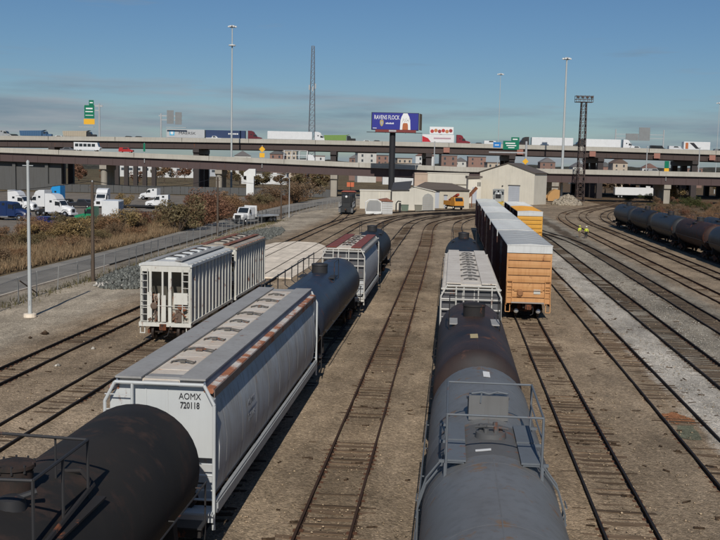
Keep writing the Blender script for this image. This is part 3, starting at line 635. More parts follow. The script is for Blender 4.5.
def boxcar(label, x, y0, y1, mend, mside, mroof, mtop, top=5.05, group=None, mdoor=None, mrib=None):
    L = y1-y0; h = L/2; t = thing('boxcar', label, 'boxcar', (x, (y0+y1)/2, 0), 0, group); hw = 1.50; ev = top-.10
    body = link('body', MB().box(-hw+.05, hw-.05, -h+.12, h-.12, 1.02, ev), mside, t)
    rf = link('roof', MB().prism([(-hw-.02, ev), (hw+.02, ev), (hw+.02, ev+.03), (0, top), (-hw-.02, ev+.03)], -h, h), mroof, t)
    n = 13
    for k in range(n): yy = -h+.3+(L-.6)*k/(n-1); o = link('roof_rib', cached('roof_rib', lambda: MB().prism([(-hw+.05, ev+.028), (0, top-.004), (hw-.05, ev+.028), (hw-.05, ev+.06), (0, top+.035), (-hw+.05, ev+.06)], -.07, .07)), mroof, rf); o.location = (0, yy, 0)
    for s in (-1, 1):
        link('roof_edge', MB().prism([(-hw-.03, ev-.005), (hw+.03, ev-.005), (hw+.03, ev+.05), (0, top+.03), (-hw-.03, ev+.05)], min(s*(h+.02), s*(h-.22)), max(s*(h+.02), s*(h-.22))), mtop, rf)
        ye = s*(h-.12); zt = ev-.52
        link('top_band', MB().box(-hw, hw, min(ye, ye+s*.12), max(ye, ye+s*.12), zt+.02, ev-.005), mtop, t)
        e = link('end_wall', MB().box(-hw+.02, hw-.02, min(ye, ye+s*.04), max(ye, ye+s*.04), 1.02, zt+.02), M_blk, t)
        nr = 6; rh = (zt-1.42)/nr
        for k in range(nr):
            z0 = 1.42+k*rh
            o = link('end_corrugation', cached('end_corr_%.2f_%d' % (top, s), lambda: MB().prism([(0, .008), (s*.08, .035), (s*.10, rh*.5), (s*.08, rh-.035), (0, rh-.008)], -hw+.06, hw-.06, 'X')), mend, e); o.location = (0, ye, z0)
        link('end_sill', MB().box(-hw, hw, min(ye, ye+s*.14), max(ye, ye+s*.14), 1.03, 1.40), mend, t)
        for xx in (-1, 1): link('corner_post', MB().box(min(xx*hw, xx*(hw-.10)), max(xx*hw, xx*(hw-.10)), ye-.08 if s < 0 else ye, ye if s < 0 else ye+.08, 1.0, zt), mend, t)
        cw = MB().box(-1.15, 1.05, min(ye+s*.14, ye+s*.5), max(ye+s*.14, ye+s*.5), 1.10, 1.14); link('crossover_step', cw, M_grate, t)
        ld = MB(); ladder(ld, -1.28, ye+s*.2, .95, 2.6, .36); ladder(ld, 1.28, ye+s*.2, .95, 2.6, .36); ld.tube([(-.95, ye+s*.22, 1.95), (.95, ye+s*.22, 1.95)], .02); link('end_ladder', ld, mend, t)
        link('placard', MB().box(.35, .80, ye+s*.13-.01, ye+s*.13+.01, 1.70, 2.0), M_placard, t)
        br = MB().lathe([(-.02, .17), (.02, .2), (.03, .12)], (-.55, ye+s*.25, 1.75), 'Y', 14); br.box(-.75, -.45, min(ye+s*.05, ye+s*.2), max(ye+s*.05, ye+s*.2), 1.5, 2.0); link('brake_wheel', br, P_obrk if mend is P_orange else mend, t)
        stp = MB()
        for xx in (-1, 1):
            for dx in (0, .3): stp.bar((xx*(1.5-dx), ye, 1.0), (xx*(1.5-dx), ye, .45), .05)
            stp.box(min(xx*1.5, xx*1.2), max(xx*1.5, xx*1.2), ye-.05, ye+.05, .42, .46)
        link('sill_step', stp, mend, t)
        b = bogie(t, s*(h-1.8))
        for xx in (-1, 1): o = link('bearing_cap', cached('bearing_cap', lambda: MB().lathe([(0, .17), (.05, .15), (.09, .05)], axis='Y', n=12)), M_bright, b); o.location = (xx*.74, s*1.30, .46); o.rotation_euler = (0, 0, 0 if s > 0 else math.pi)
    for s in (-1, 1):
        np_ = 14
        for k in range(np_+1):
            yy = -h+.25+(L-.5)*k/np_
            if abs(yy) < 1.7: continue
            o = link('side_post', cached('side_post_%.2f' % top, lambda: MB().box(0, .06, -.07, .07, 1.1, ev-.1)), mside, body); o.location = (hw-.05 if s > 0 else -hw+.05-.06, yy, 0)
        dr = link('sliding_door', MB().box(min(s*(hw-.04), s*(hw+.05)), max(s*(hw-.04), s*(hw+.05)), -1.55, 1.55, 1.1, ev-.2), mdoor or mside, t)
        dd = MB()
        for k in range(6): z = 1.3+k*.6; dd.box(min(s*(hw+.04), s*(hw+.08)), max(s*(hw+.04), s*(hw+.08)), -1.5, 1.5, z, z+.08)
        link('door_rib', dd, mdoor or mside, dr)
        link('side_sill', MB().box(min(s*1.36, s*1.50), max(s*1.36, s*1.50), -h+.2, h-.2, .86, 1.10), mside, t)
    link('underframe', MB().box(-.35, .35, -h, h, .72, 1.02), M_blk, t); couplers(t, L+.6); return t

# ---- paints
P_rustw = paint('rust-blotched white', (.50, .47, .40), rust=.42, dirt=.6, scale=1.3, rustcol=(.15, .07, .04)); P_seam = paint('stained seam', (.27, .265, .25), dirt=.6); P_sill = paint('sill grey', (.34, .35, .35), rust=.08, dirt=.5); paint_band = paint('tank soot band', (.115, .115, .115), rust=.12, dirt=.5, rough=.7)
paint_valve = paint('valve iron', (.10, .10, .10), rust=.25); paint_gear = paint('grimy brake gear', (.15, .105, .08), rust=.35, rough=.9, dirt=.6); paint_rusty = paint('rusty gear', (.17, .085, .05), rust=.6, rough=.9)
M_placard = mat('placard', (.50, .49, .44), .7); M_white = paint('white paint', (.72, .72, .69), dirt=.25)
P_greytank = paint('grey tank', (.165, .167, .167), rust=.17, dirt=.65, rough=.5, scale=.7, dirtcol=(.125, .118, .108), rustcol=(.13, .085, .055), bump=.012)
P_brown = paint('brown black tank', (.060, .036, .028), rust=.18, dirt=.9, rough=.6, dirtcol=(.016, .016, .018), scale=.45, rustcol=(.085, .04, .027), streak=.2, bump=.012)
P_blacktank = paint('sooty black tank', (.017, .0155, .0145), rust=.36, dirt=.6, rough=.8, scale=.4, rustcol=(.030, .019, .015), streak=.2, bump=.012)
P_bluetank = paint('blue black tank', (.030, .037, .054), rust=.10, dirt=.7, rough=.42, scale=.6, dirtcol=(.018, .018, .02), streak=.3, bump=.012)
P_dark = paint('plain black tank', (.012, .013, .015), rust=.12, dirt=.5, rough=.55, bump=.012)
P_dgrey = paint('dark grey tank', (.023, .028, .034), rust=.10, dirt=.6, rough=.5, bump=.012); P_red = paint('dull red tank', (.036, .017, .015), rust=.2, dirt=.6, rough=.65)
P_hwhite = paint('hopper white', (.50, .525, .535), rust=.10, dirt=.65, rough=.5, dirtcol=(.33, .29, .235), rustcol=(.28, .17, .11), streak=.8, scale=.8)
P_hend = paint('hopper end white', (.53, .545, .535), rust=.02, dirt=.18, rough=.5, streak=.4)
P_hroof = paint('hopper roof cream', (.66, .60, .51), rust=.17, dirt=.5, dirtcol=(.50, .36, .24), rustcol=(.36, .20, .12))
P_chord = paint('rusty chord', (.64, .59, .53), rust=.52, dirt=.4, scale=.5, rustcol=(.24, .095, .05), streak=0)
P_grey2 = paint('pale grey hopper', (.50, .52, .53), rust=.05, dirt=.4); P_redroof = paint('rust red board', (.24, .062, .042), rust=.25, dirt=.4)
P_cream = paint('cream hopper', (.70, .635, .54), rust=.06, dirt=.45, dirtcol=(.42, .35, .28)); P_creamw = paint('cream white rails', (.55, .53, .48), rust=.12, dirt=.4)
P_rside = paint('ribbed panel', (.40, .42, .44), rust=.12, dirt=.5, dirtcol=(.20, .17, .15)); P_rib = paint('ribbed white', (.63, .615, .55), rust=.14, dirt=.4)
P_rroof = paint('ribbed roof', (.60, .605, .58), rust=.05, dirt=.3); P_rroof2 = paint('tan ribbed roof', (.42, .37, .30), rust=.20, dirt=.5); P_rustchord = paint('rust chord', (.26, .12, .08), rust=.45)
P_slope = paint('slope sheet shaded olive', (.26, .245, .195), rust=.15, dirt=.5)  # olive tone holds the shade of the open end bay
P_orange = paint('orange boxcar end', (.56, .30, .125), rust=.05, dirt=.55, dirtcol=(.47, .205, .075), streak=.7); P_obrk = paint('grimy orange', (.30, .14, .06), rust=.2, dirt=.5); P_gold = paint('golden boxcar', (.66, .335, .05), rust=.03, dirt=.3)
P_boxside = paint('boxcar brown side', (.090, .035, .028), rust=.2, dirt=.5); P_boxside2 = paint('boxcar plum side', (.085, .028, .034), rust=.15, dirt=.5)
P_roofs = [paint('boxcar roof %d' % i, c, rust=.04, dirt=.5, streak=0, scale=.7) for i, c in enumerate([(.37, .38, .38), (.52, .53, .52), (.42, .435, .43), (.54, .55, .54), (.45, .465, .46), (.50, .51, .49)])]
P_btop = paint('boxcar white top', (.60, .60, .575), rust=.03, dirt=.35)
M_marky = mat('stencil yellow', (.46, .37, .20), .8); M_markw = mat('stencil white', (.70, .69, .66), .8); M_ink = mat('black stencil ink', (.03, .03, .035), .8); M_grim = paint('handrail dark', (.03, .03, .032), rust=.12); M_ink2 = mat('faded stencil', (.20, .21, .23), .8); M_hbar = paint('hatch bar', (.125, .115, .10), rust=.2); M_coam = mat('coaming shade blue grey', (.16, .19, .24), .7); M_lip = paint('chord lip rust and shade', (.16, .12, .10), rust=.3); P_dend = paint('recess sheet painted shade', (.10, .10, .105), rust=.15); P_dbar = paint('dull hatch bar', (.10, .095, .09))  # coaming, lip and recess sheet hold painted shade; the lip is rusty too
P_greyrail = paint('grey rail', (.13, .145, .16), rust=.1)
# ---- left train (near to far)
T3 = -7.4
tank_car('sooty black tank car at the bottom left with a stubby dome', T3-.02, 8.0, 23.1, P_blacktank, 4.28, 1.56, plat=.55, style='dome', mfit=M_grim, pmat=M_blk, group='cars of the left train', seam=False)
hb, ends = covered_hopper('white covered hopper car lettered AOMX 720118 with grey roof walks', T3, 24.35, 43.4, P_hwhite, P_hroof, M_grate, P_hend, 4.52, 'cars of the left train', mtrim=P_chord, mframe=P_hend, nh=9, mbar=M_hbar, mcoam=M_coam, mlip=M_lip, step=True)  # blue-grey coaming and dark lip carry the roof edge's shade in their colour
lettering(ends[0], 'AOMX', .24, (.76, -9.42, 4.02), (R(90), 0, 0), M_ink, .82); lettering(ends[0], '720118', .24, (.76, -9.42, 3.78), (R(90), 0, 0), M_ink, .72, .004)
lettering(hb, 'AOMX', .34, (1.515, -5.2, 2.95), (R(94), 0, R(90)), M_ink2, 1); lettering(hb, '720118', .34, (1.53, -5.2, 2.5), (R(92), 0, R(90)), M_ink2, 1)
tank_car('blue-black tank car between the white hopper and the pale hopper', T3, 45.3, 64.2, P_bluetank, 4.02, 1.5, plat=-.4, style='small', mfit=M_grim, pmat=M_grim, group='cars of the left train', side_rail=True)
covered_hopper('short pale grey hopper car with rust red roof walks', T3+.1, 66.4, 79.0, P_grey2, P_hroof, P_redroof, P_dend, 4.52, 'cars of the left train', mtrim=M_grate, mframe=P_creamw, nh=6, frame='grid')  # end sheet painted dark for the shade behind the rails
tank_car('black tank car at the far end of the left train', T3+.15, 81.0, 93.5, P_dark, 4.15, 1.55, plat=1.5, style='small', mfit=M_grim, pmat=M_grim, group='cars of the left train')
# ---- ribbed pair
ribbed_hopper('white ribbed hopper car with its rusty end facing the camera', -15.9, 53.3, 63.7, P_rside, P_rroof, P_rib, P_rib, P_slope, M_grate, 4.55, 'ribbed hopper cars')
ribbed_hopper('tan-roofed ribbed hopper car with a rusty roof edge, coupled behind another', -15.9, 64.8, 75.3, P_rside, P_rroof2, P_rib, P_rib, P_slope, P_rustchord, 4.55, 'ribbed hopper cars')
# ---- right train
T5 = 1.03
tank_car('big grey tank car at the bottom with a railed hatch platform', T5, 13.6, 30.6, P_greytank, 4.0, 1.5, plat=-.25, style='platform', mfit=P_greyrail, pmat=P_greyrail, group='cars of the right train',
         marks=((-.2, -1.15, .34, .14, M_markw), (.13, 6.75, .20, .75, M_markw)))
tank_car('rusty brown and black tank car behind the grey one', T5, 32.3, 45.4, P_brown, 4.0, 1.5, plat=1.2, style='small', mfit=M_blk, pmat=M_grate, group='cars of the right train', marks=((-.1, -3.4, .28, .85, M_marky),))
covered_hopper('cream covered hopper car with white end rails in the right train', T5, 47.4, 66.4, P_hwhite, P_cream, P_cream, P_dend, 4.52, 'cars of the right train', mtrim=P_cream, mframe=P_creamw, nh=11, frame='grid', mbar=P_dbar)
tank_car('black tank car at the far end of the right train beside the boxcars', T5, 68.4, 86.0, P_dark, 4.15, 1.55, plat=5.2, style='small', mfit=M_grim, pmat=M_grim, group='cars of the right train')
# ---- boxcars
pos = ['nearest boxcar with the bare orange end facing the camera', 'second boxcar in the row behind the orange end', 'third boxcar in the row behind the orange end', 'fourth boxcar in the row behind the orange end', 'fifth boxcar in the row behind the orange end', 'farthest boxcar in the row behind the orange end']
for k in range(6):
    y0 = 66.3+k*16.0
    boxcar(pos[k], 5.27, y0, y0+14.6, P_orange if k == 0 else P_boxside, P_boxside if k % 2 == 0 else P_boxside2, P_roofs[k], P_btop, 5.05, 'boxcars in the long row')
boxcar('golden boxcar with a white-topped end, right of the long row', 9.3, 118.8, 134.2, P_gold, P_boxside, P_gold, P_btop, 5.05, 'golden boxcars')
boxcar('white-roofed boxcar behind the golden boxcar', 9.4, 136.0, 151.2, P_gold, P_boxside, P_btop, P_btop, 5.05, 'golden boxcars')
# ---- dark tank cars on the right
specs = [('black tank car at the far end of the right-hand string', P_dgrey), ('second tank car from the far end of the dark string', P_dark), ('grey-sided tank car in the dark string on the right', P_dgrey), ('dull red tank car in the dark string on the right', P_red), ('dark grey tank car cut by the right edge of the picture', P_dgrey), ('near black tank car just past the right edge', P_dark)]
for k, (lb, mt_) in enumerate(specs[:5]):
    y1 = 181.5-k*16.6; tank_car(lb, 30.6, y1-15.2, y1, mt_, 4.1, 1.55, style='small', mfit=M_grim, pmat=M_grim, group='dark tank cars in the string on the right', detail=False, seam=False)
for k in range(2):
    y1 = 138-k*16.6; tank_car(('tank car behind the dark string, farther from the camera', 'tank car behind the dark string, at the right edge')[k], 35.0, y1-15.2, y1, (P_dgrey, P_dark)[k], 4.1, 1.55, style='small', mfit=M_grim, pmat=M_grim, group='tank cars in the back row', detail=False, seam=False)
# ------------------------------------------------------------------ helpers for the surroundings
def gp(x, y, z=0.0):                   # ground point seen at photo pixel x, y
    v = _f+_r*((x-360)/FPX)+_u*((270-y)/FPX); k = (z-CAMZ)/v.z; return Vector((v.x*k, v.y*k, z))
M_galv = paint('galvanised steel', (.42, .43, .43), dirt=.3, rust=.02, rough=.5); M_pole = paint('pale pole', (.46, .48, .47), dirt=.2, rough=.5)
M_woodp = paint('creosoted pole', (.10, .072, .052), dirt=.5); M_concrete = paint('deck concrete', (.43, .40, .34), dirt=.45, dirtcol=(.30, .27, .22), streak=.5, scale=.25)
M_concd = paint('pier concrete', (.36, .32, .26), dirt=.5, streak=.6, scale=.3); M_girder = paint('maroon girder', (.085, .055, .052), rust=.03, dirt=.4, scale=.3)
M_steelp = paint('dark steel bent', (.050, .040, .038), dirt=.4, scale=.3); M_dconc = paint('dark grey wall', (.095, .095, .092), dirt=.5, streak=.8, scale=.3); M_gird2 = paint('brown girder', (.070, .048, .042), rust=.03, dirt=.4, scale=.3)  # retaining wall and slatted barrier in dark grey with random streaks
M_glass = mat('dark glass', (.02, .025, .03), .12, 0, .6); M_tyre = mat('tyre', (.02, .02, .02), .9); M_chrome = mat('bright metal', (.55, .55, .55), .3, .8)
M_dark = mat('dark chassis', (.025, .025, .026), .8); M_lamp = mat('headlight glass', (.75, .75, .72), .2)
def wall_paint(name, c, **k): return paint(name, c, dirt=.3, streak=.5, scale=.4, **k)

# ------------------------------------------------------------------ highway bridges
LOW_S = [-300, -115.7, -77, -38.6, -3, 32, 77, 115, 300]; LOW_Z = [16.5, 13.2, 12.55, 11.75, 10.9, 10.15, 10.15, 10.1, 10.0]
def z_low(s): return float(np.interp(s, LOW_S, LOW_Z))
def z_up(s): return 18.7-.8*(s/128)**2
def bridge(label, d, width, zf, s0, s1, girder_h, mg, bents, mp):
    t = thing('highway_bridge', label, 'bridge', (0, 0, 0), YAW); ss = list(np.arange(s0, s1+.1, 6.0))
    def run(sec): return MB().loft([[(s, d+a, zf(s)+b) for a, b in sec] for s in ss])
    W_ = width
    link('deck', run([(.35, -1.05), (W_-.35, -1.05), (W_-.35, -1.5), (.35, -1.5)]), M_road, t)
    link('barrier', run([(0, 0), (.25, 0), (.34, -.8), (.34, -1.52), (-.15, -1.55), (-.15, -1.15), (-.06, -1.05)]), M_concrete, t)
    link('barrier', run([(W_-.25, 0), (W_, 0), (W_+.1, -1.55), (W_-.34, -1.55), (W_-.34, -.8)]), M_concrete, t)
    for k in range(4):
        a = .7+(W_-1.4)*k/3
        link('girder', run([(a-.25, -1.56), (a+.25, -1.56), (a+.25, -1.62), (a+.03, -1.64), (a+.03, -1.56-girder_h+.08), (a+.25, -1.56-girder_h+.06), (a+.25, -1.56-girder_h), (a-.25, -1.56-girder_h), (a-.25, -1.56-girder_h+.06), (a-.03, -1.56-girder_h+.08), (a-.03, -1.64), (a-.25, -1.62)]), mg, t)
    stf = MB(); s = s0
    while s < s1: stf.box(s-.06, s+.06, d+.50, d+.66, zf(s)-1.5-girder_h, zf(s)-1.66); s += 4.0
    stuff(link('girder_stiffeners', stf, mg, t))
    jt = MB(); s = s0+3
    while s < s1: jt.box(s-.05, s+.05, d-.17, d-.03, zf(s)-1.5, zf(s)-.02); s += 24
    stuff(link('barrier_joints', jt, M_dark, t))
    for s, kind in bents:
        zt = zf(s)-1.56-girder_h
        cap = link('pier', MB().prism([(d+.2, zt-1.3), (d+.2, zt-.05), (d+W_-.2, zt-.05), (d+W_-.2, zt-1.3), (d+W_-2, zt-1.9), (d+2, zt-1.9)], s-1.1, s+1.1, 'X'), mp, t)
        n = 3
        for k in range(n):
            a = d+1.8+(W_-3.6)*k/(n-1); link('column', MB().cyl((s, a, -.2), (s, a, zt-1.25), 1.05, n=14) if kind else MB().box(s-1.0, s+1.0, a-1.0, a+1.0, -.2, zt-1.25), mp, cap, smooth=40)
    return t
bridge('lower highway ramp with maroon girders crossing behind the yard', 315, 13, z_low, -220, 230, 2.7, M_girder, [(-83, 1), (-46, 1), (-9, 0), (26, 0), (62, 0), (98, 0), (134, 0), (-125, 0)], M_concd)
ub = bridge('upper highway viaduct carrying the trucks across the picture', 355, 26, z_up, -260, 270, 2.3, M_gird2, [(-10.5, 0), (24, 0), (54, 0), (86, 0), (120, 0), (-60, 0), (-112, 0), (-150, 0)], M_steelp)
bridge('low wide rear deck added to darken the space behind the ramp on the right', 396, 34, lambda s: 9.6, 30, 270, 2.2, M_gird2, [(40, 0), (66, 0), (92, 0), (118, 0), (150, 0)], M_steelp)  # extra deck, added to darken the void under the ramp
bent = link('pier', MB().box(-95, -72, 358, 360, 9.6, 10.9), M_steelp, ub)
for k in range(6): link('column', MB().box(-92.6+k*3.35-.75, -92.6+k*3.35+.75, 358.2, 359.8, -.2, 9.6), M_steelp, bent)
def on_up(x, dd=3.0): s = (x-357.6)/980*(355+dd); return (s, 355+dd, z_up(s)-1.04)
def on_low(x, dd=3.0): s = (x-357.6)/980*(315+dd); return (s, 315+dd, z_low(s)-1.04)
def hw(p): return Vector((p[0]*math.cos(YAW)-p[1]*math.sin(YAW), p[0]*math.sin(YAW)+p[1]*math.cos(YAW), p[2]))
def hpt(x, d, z): return hw(((x-357.6)/980*d, d, z))
# orange marker boards on the upper girder
for x, lb in ((293, 'left of the billboard pole'), (362-22, 'right above the dark pier left of the billboard'), (441, 'right of the billboard'), (514, 'above the cream gable'), (586, 'beside the lattice tower'), (650, 'below the sign gantry'), (705, 'at the far right')):
    p = hpt(x, 354.3, z_up((x-357.6)/980*355)-2.6)
    if x in (293, 340): continue
    o = link('girder_marker', MB().box(-1.1, 1.1, -.05, .05, -.9, .9), mat('faded orange board', (.34, .16, .12), .8), None); o.location = p; o.rotation_euler = (0, 0, YAW); tag(o, 'faded orange square board on the upper viaduct girder ' + lb, 'board', 'orange boards on the viaduct')

# retaining wall under the ramp on the left
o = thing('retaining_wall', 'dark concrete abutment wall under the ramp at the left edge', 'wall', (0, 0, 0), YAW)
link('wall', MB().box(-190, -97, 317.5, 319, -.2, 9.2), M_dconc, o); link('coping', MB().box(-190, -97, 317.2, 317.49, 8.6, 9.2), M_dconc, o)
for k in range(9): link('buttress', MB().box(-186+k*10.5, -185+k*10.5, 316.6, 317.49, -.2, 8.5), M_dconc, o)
o = thing('abutment', 'pale concrete abutment standing under the ramp beside the road bend', 'abutment', hpt(247, 305, 0), YAW)
link('stem', MB().box(-1.4, .9, 0, 2.2, -.2, 6.0), M_white, o); link('cap', MB().prism([(-2.2, 6.0), (1.4, 6.0), (1.4, 8.2), (-.6, 8.2), (-2.2, 7.0)], 0, 2.4), M_white, o)

# ------------------------------------------------------------------ poles, masts, signs
def mast(label, x, ytop, d, zb=-.2, ring=None, r=.28, lean=0.0):
    p = hpt(x, d, zb); zt = at(x, ytop, d).z; t = thing('light_mast', label, 'light mast', p, YAW, 'high mast lights'); h = zt-zb
    link('pole', MB().cyl((0, 0, 0), (0, 0, h), r*1.25, r*.6, 10), M_pole, t, smooth=40)
    hd = link('lamp_ring', MB().lathe([(h-.5, .3), (h-.4, 1.0), (h-.2, 1.0), (h, .3)], axis='Z', n=12), M_galv, t)
    for k in range(6): a = k*1.047; l = link('lamp', cached('mast_lamp', lambda: MB().lathe([(-.35, .42), (-.1, .40), (.1, .15)], axis='Z', n=8)), M_white, t); l.location = (1.15*math.cos(a), 1.15*math.sin(a), h-.35)
    if ring: zz = at(x, ring, d).z-zb; link('service_ring', MB().lathe([(zz-.25, .35), (zz-.25, 1.2), (zz+.1, 1.2), (zz+.1, .35)], axis='Z', n=12), M_white, t)
    return t
mast('tall light mast with a double head left of the radio tower', 227.5, 25, 335, 0, 45, .30)
mast('tall light mast standing right of the cream gabled building', 556.5, 57, 322, 0, None, .40)
mast('thin distant light mast behind the viaduct near the blue sign', 492, 73, 440, 0, None, .16)
mast('faint distant light mast at the far right', 709, 102, 470, 0, None, .16)
def lattice(t, h, w0, w1, n, r, mt, nm='leg'):
    for sx in (-1, 1):
        for sy in (-1, 1): link(nm, MB().bar((sx*w0/2, sy*w0/2, 0), (sx*w1/2, sy*w1/2, h), r*2), mt, t)
    br = MB()
    for k in range(n):
        z0, z1 = h*k/n, h*(k+1)/n; a, b = (w0+(w1-w0)*k/n)/2, (w0+(w1-w0)*(k+1)/n)/2
        for sx, sy, ex, ey in ((-1, -1, 1, -1), (1, -1, 1, 1), (1, 1, -1, 1), (-1, 1, -1, -1)):
            br.bar((sx*a, sy*a, z0), (ex*b, ey*b, z1), r); br.bar((ex*a, ey*a, z0), (sx*b, sy*b, z1), r); br.bar((sx*b, sy*b, z1), (ex*b, ey*b, z1), r)
    stuff(link('lattice_bracing', br, mt, t))
M_latt = paint('rusty lattice steel', (.085, .062, .055), rust=.2)
p = gp(579.5, 202); t = thing('floodlight_tower', 'brown lattice floodlight tower with a railed platform right of the shop', 'tower', p, YAW); hT = at(582.5, 104, p.length).z
lattice(t, hT, 2.3, 1.5, 15, .10, M_latt)
pf = link('platform', MB().box(-2.6, 2.6, -1.2, 1.2, hT, hT+.18), M_latt, t); rl = MB()
for xx in (-2.6, -1.3, 0, 1.3, 2.6):
    for yy in (-1.2, 1.2): rl.bar((xx, yy, hT), (xx, yy, hT+2.1), .12)
for zz in (hT+.9, hT+1.9):
    for yy in (-1.2, 1.2): rl.bar((-2.6, yy, zz), (2.6, yy, zz), .12)
    for xx in (-2.6, 2.6): rl.bar((xx, -1.2, zz), (xx, 1.2, zz), .12)
link('platform_rail', rl, M_latt, pf)
for k in range(4):
    o = link('floodlight', cached('floodlight', lambda: MB().prism([(-.3, 0), (.35, -.15), (.35, .55), (-.3, .4)], -.35, .35, 'X')), M_latt, t); o.location = (-2.1+k*1.4, -1.4, hT+1.3)
p = hpt(307, 520, 0); t = thing('radio_tower', 'slender lattice radio tower rising behind the viaduct', 'tower', p, YAW); hT = at(308, 46, 520).z
M_rad = mat('tower grey', (.16, .17, .19), .7); lattice(t, hT, 4.2, 1.3, 26, .13, M_rad)
dsh = MB(); [dsh.box(a-.3, a+.3, -.9, -.5, z-1.2, z+1.2) for a, z in ((-1.5, hT*.70), (1.6, hT*.71), (.2, hT*.69))]; link('antenna_panels', stuff(link('x', dsh, M_galv, t)).data, M_galv, t) if 0 else None
for a, z in ((-1.6, hT*.70), (1.6, hT*.71), (.2, hT*.69)): link('antenna_panel', MB().box(a-.3, a+.3, -1.3, -.9, z-1.3, z+1.3), M_galv, t)
# near pole at the left
t = thing('light_pole', 'pale steel light pole standing alone by the leftmost track', 'light pole', (-27.0, 60.5, GZ))
link('pole', MB().cyl((0, 0, 0), (0, 0, 10.0), .13, .085, 12), M_pole, t, smooth=40); link('base_plate', MB().lathe([(0, .42), (.22, .40), (.24, .3)], axis='Z', n=14), M_conc, t); link('cap', MB().lathe([(9.9, .1), (10.02, .1), (10.1, .02)], axis='Z', n=8), M_pole, t)
link('lamp_arm', MB().tube([(-.35, 0, 9.75), (.35, 0, 9.75)], .03), M_pole, t); link('handhole', MB().box(-.05, .05, -.15, -.12, .8, 1.1), M_galv, t)
def upole(label, x, y, top, arm=True):
    b = gp(x, y, GZ); t = thing('utility_pole', label, 'utility pole', b, 0, 'wooden poles along the fence'); h = top-GZ
    link('pole', MB().cyl((0, 0, 0), (0, 0, h), .17, .12, 9), M_woodp, t, smooth=40)
    if arm: link('bracket', MB().bar((-.25, 0, h-.4), (.25, 0, h-.4), .08), M_woodp, t)
    link('insulator', MB().lathe([(h, .05), (h+.06, .07), (h+.16, .04)], axis='Z', n=8), M_galv, t); return b+Vector((0, 0, h+.1))
w1 = upole('dark wooden pole beside the fence behind the light pole', 93, 281, 8.2); w2 = upole('wooden pole beside the fence left of the white flatbed truck', 217.5, 236, 8.0); w3 = upole('leaning wooden pole beside the street lamp', 281, 219, 6.3, False)
def wire(label, a, b, sag, r=.025):
    pts = [a.lerp(b, k/14)-Vector((0, 0, sag*(1-(2*k/14-1)**2))) for k in range(15)]; tag(link('overhead_wire', MB().tube(pts, r, 4), M_dark), label, 'wire', 'overhead wires')
wire('sagging cable between the first two wooden poles by the fence', w1, w2, .9); wire('sagging cable from the second wooden pole on to the third', w2, w3, .5); wire('cable running left from the nearest wooden pole', w1, w1+Vector((-34, 16, -2.2)), .7)
b = gp(289, 217.5, GZ); t = thing('street_lamp', 'slim street lamp with a curved arm beside the road fence', 'street lamp', b, 0)
link('pole', MB().cyl((0, 0, 0), (0, 0, 7.4), .10, .07, 8), M_galv, t, smooth=40); link('arm', MB().tube([(0, 0, 7.35), (-.9, .2, 7.9), (-2.6, .5, 8.3)], .055), M_galv, t); link('lamp_head', MB().bevbox(-3.3, -2.5, .35, .7, 8.2, 8.4, .08), M_white, t)
# sign structures
M_green = mat('sign green', (.0, .16, .085), .6); M_yel = mat('sign yellow', (.78, .42, .03), .6); M_blu = mat('sign blue', (.02, .18, .48), .6); M_signw = mat('sign white', (.75, .75, .73), .6); M_back = paint('sign back', (.22, .23, .23), dirt=.3)
def sign_panel(par, name, x0, x1, z0, z1, y, m, lines=()):
    s = link(name, MB().bevbox(x0, x1, y, y+.12, z0, z1, .05) if 0 else MB().box(x0, x1, y, y+.12, z0, z1), m, par)
    for a, bb, zc_, hh in lines: link('sign_legend', MB().box(a, bb, y-.02, y, zc_-hh/2, zc_+hh/2), M_signw, s)
    return s
s0 = on_up(96.5, 1.0); t = thing('exit_sign', 'green highway sign over a yellow strip on the upper viaduct', 'road sign', hw(s0), YAW); k_ = 355/980
link('post', MB().cyl((0, 0, 0), (0, 0, 12.8), .36, .3, 10), M_galv, t); link('arm', MB().box(-5.5, 1.2, -.15, .15, 11.7, 12.3).box(-5.5, .2, -.12, .12, 10.2, 10.6), M_galv, t)
sign_panel(t, 'sign_panel', -5.3, -1.7, 7.5, 12.2, -.4, M_green, [(-4.7, -2.3, 11.0, .5), (-4.9, -2.2, 9.9, .35), (-4.9, -2.1, 8.6, .22)]); sign_panel(t, 'exit_tab', -3.6, -1.9, 12.25, 14.0, -.4, M_green, [(-3.3, -2.2, 13.1, .4)]); sign_panel(t, 'yellow_panel', -5.5, -1.6, 5.4, 7.3, -.4, M_yel)
link('walkway', MB().box(-7.2, -1.8, -.9, -.3, 4.3, 4.5), M_galv, t)
s0 = on_up(157.5, 1.0); t = thing('overhead_sign', 'pair of grey sign backs on a cantilever post left of the container truck', 'road sign', hw(s0), YAW)
link('post', MB().cyl((0, 0, 0), (0, 0, 9.6), .36, .3, 10), M_galv, t); link('arm', MB().box(-.8, 7.6, -.12, .12, 8.6, 9.0).box(0, 7.6, -.12, .12, 7.2, 7.5), M_galv, t)
for a, b2, c, d2 in ((2.2, 4.6, 6.0, 10.8), (5.2, 7.5, 5.8, 10.2)): link('sign_back', MB().box(a, b2, -.4, -.25, c, d2), M_back, t)
link('walkway', MB().box(2.0, 9.2, -.9, -.3, 4.6, 4.8), M_galv, t)
s0 = on_up(608, 24); t = thing('sign_gantry', 'grey sign gantry spanning the viaduct with two sign backs', 'road sign', hw(s0), YAW)
for xx in (0, 18.4): link('post', MB().cyl((xx, 0, 0), (xx, 0, 8.6), .25, n=8), M_galv, t)
for zz in (5.2, 6.6): link('truss_chord', MB().box(0, 18.4, -.12, .12, zz, zz+.2), M_galv, t)
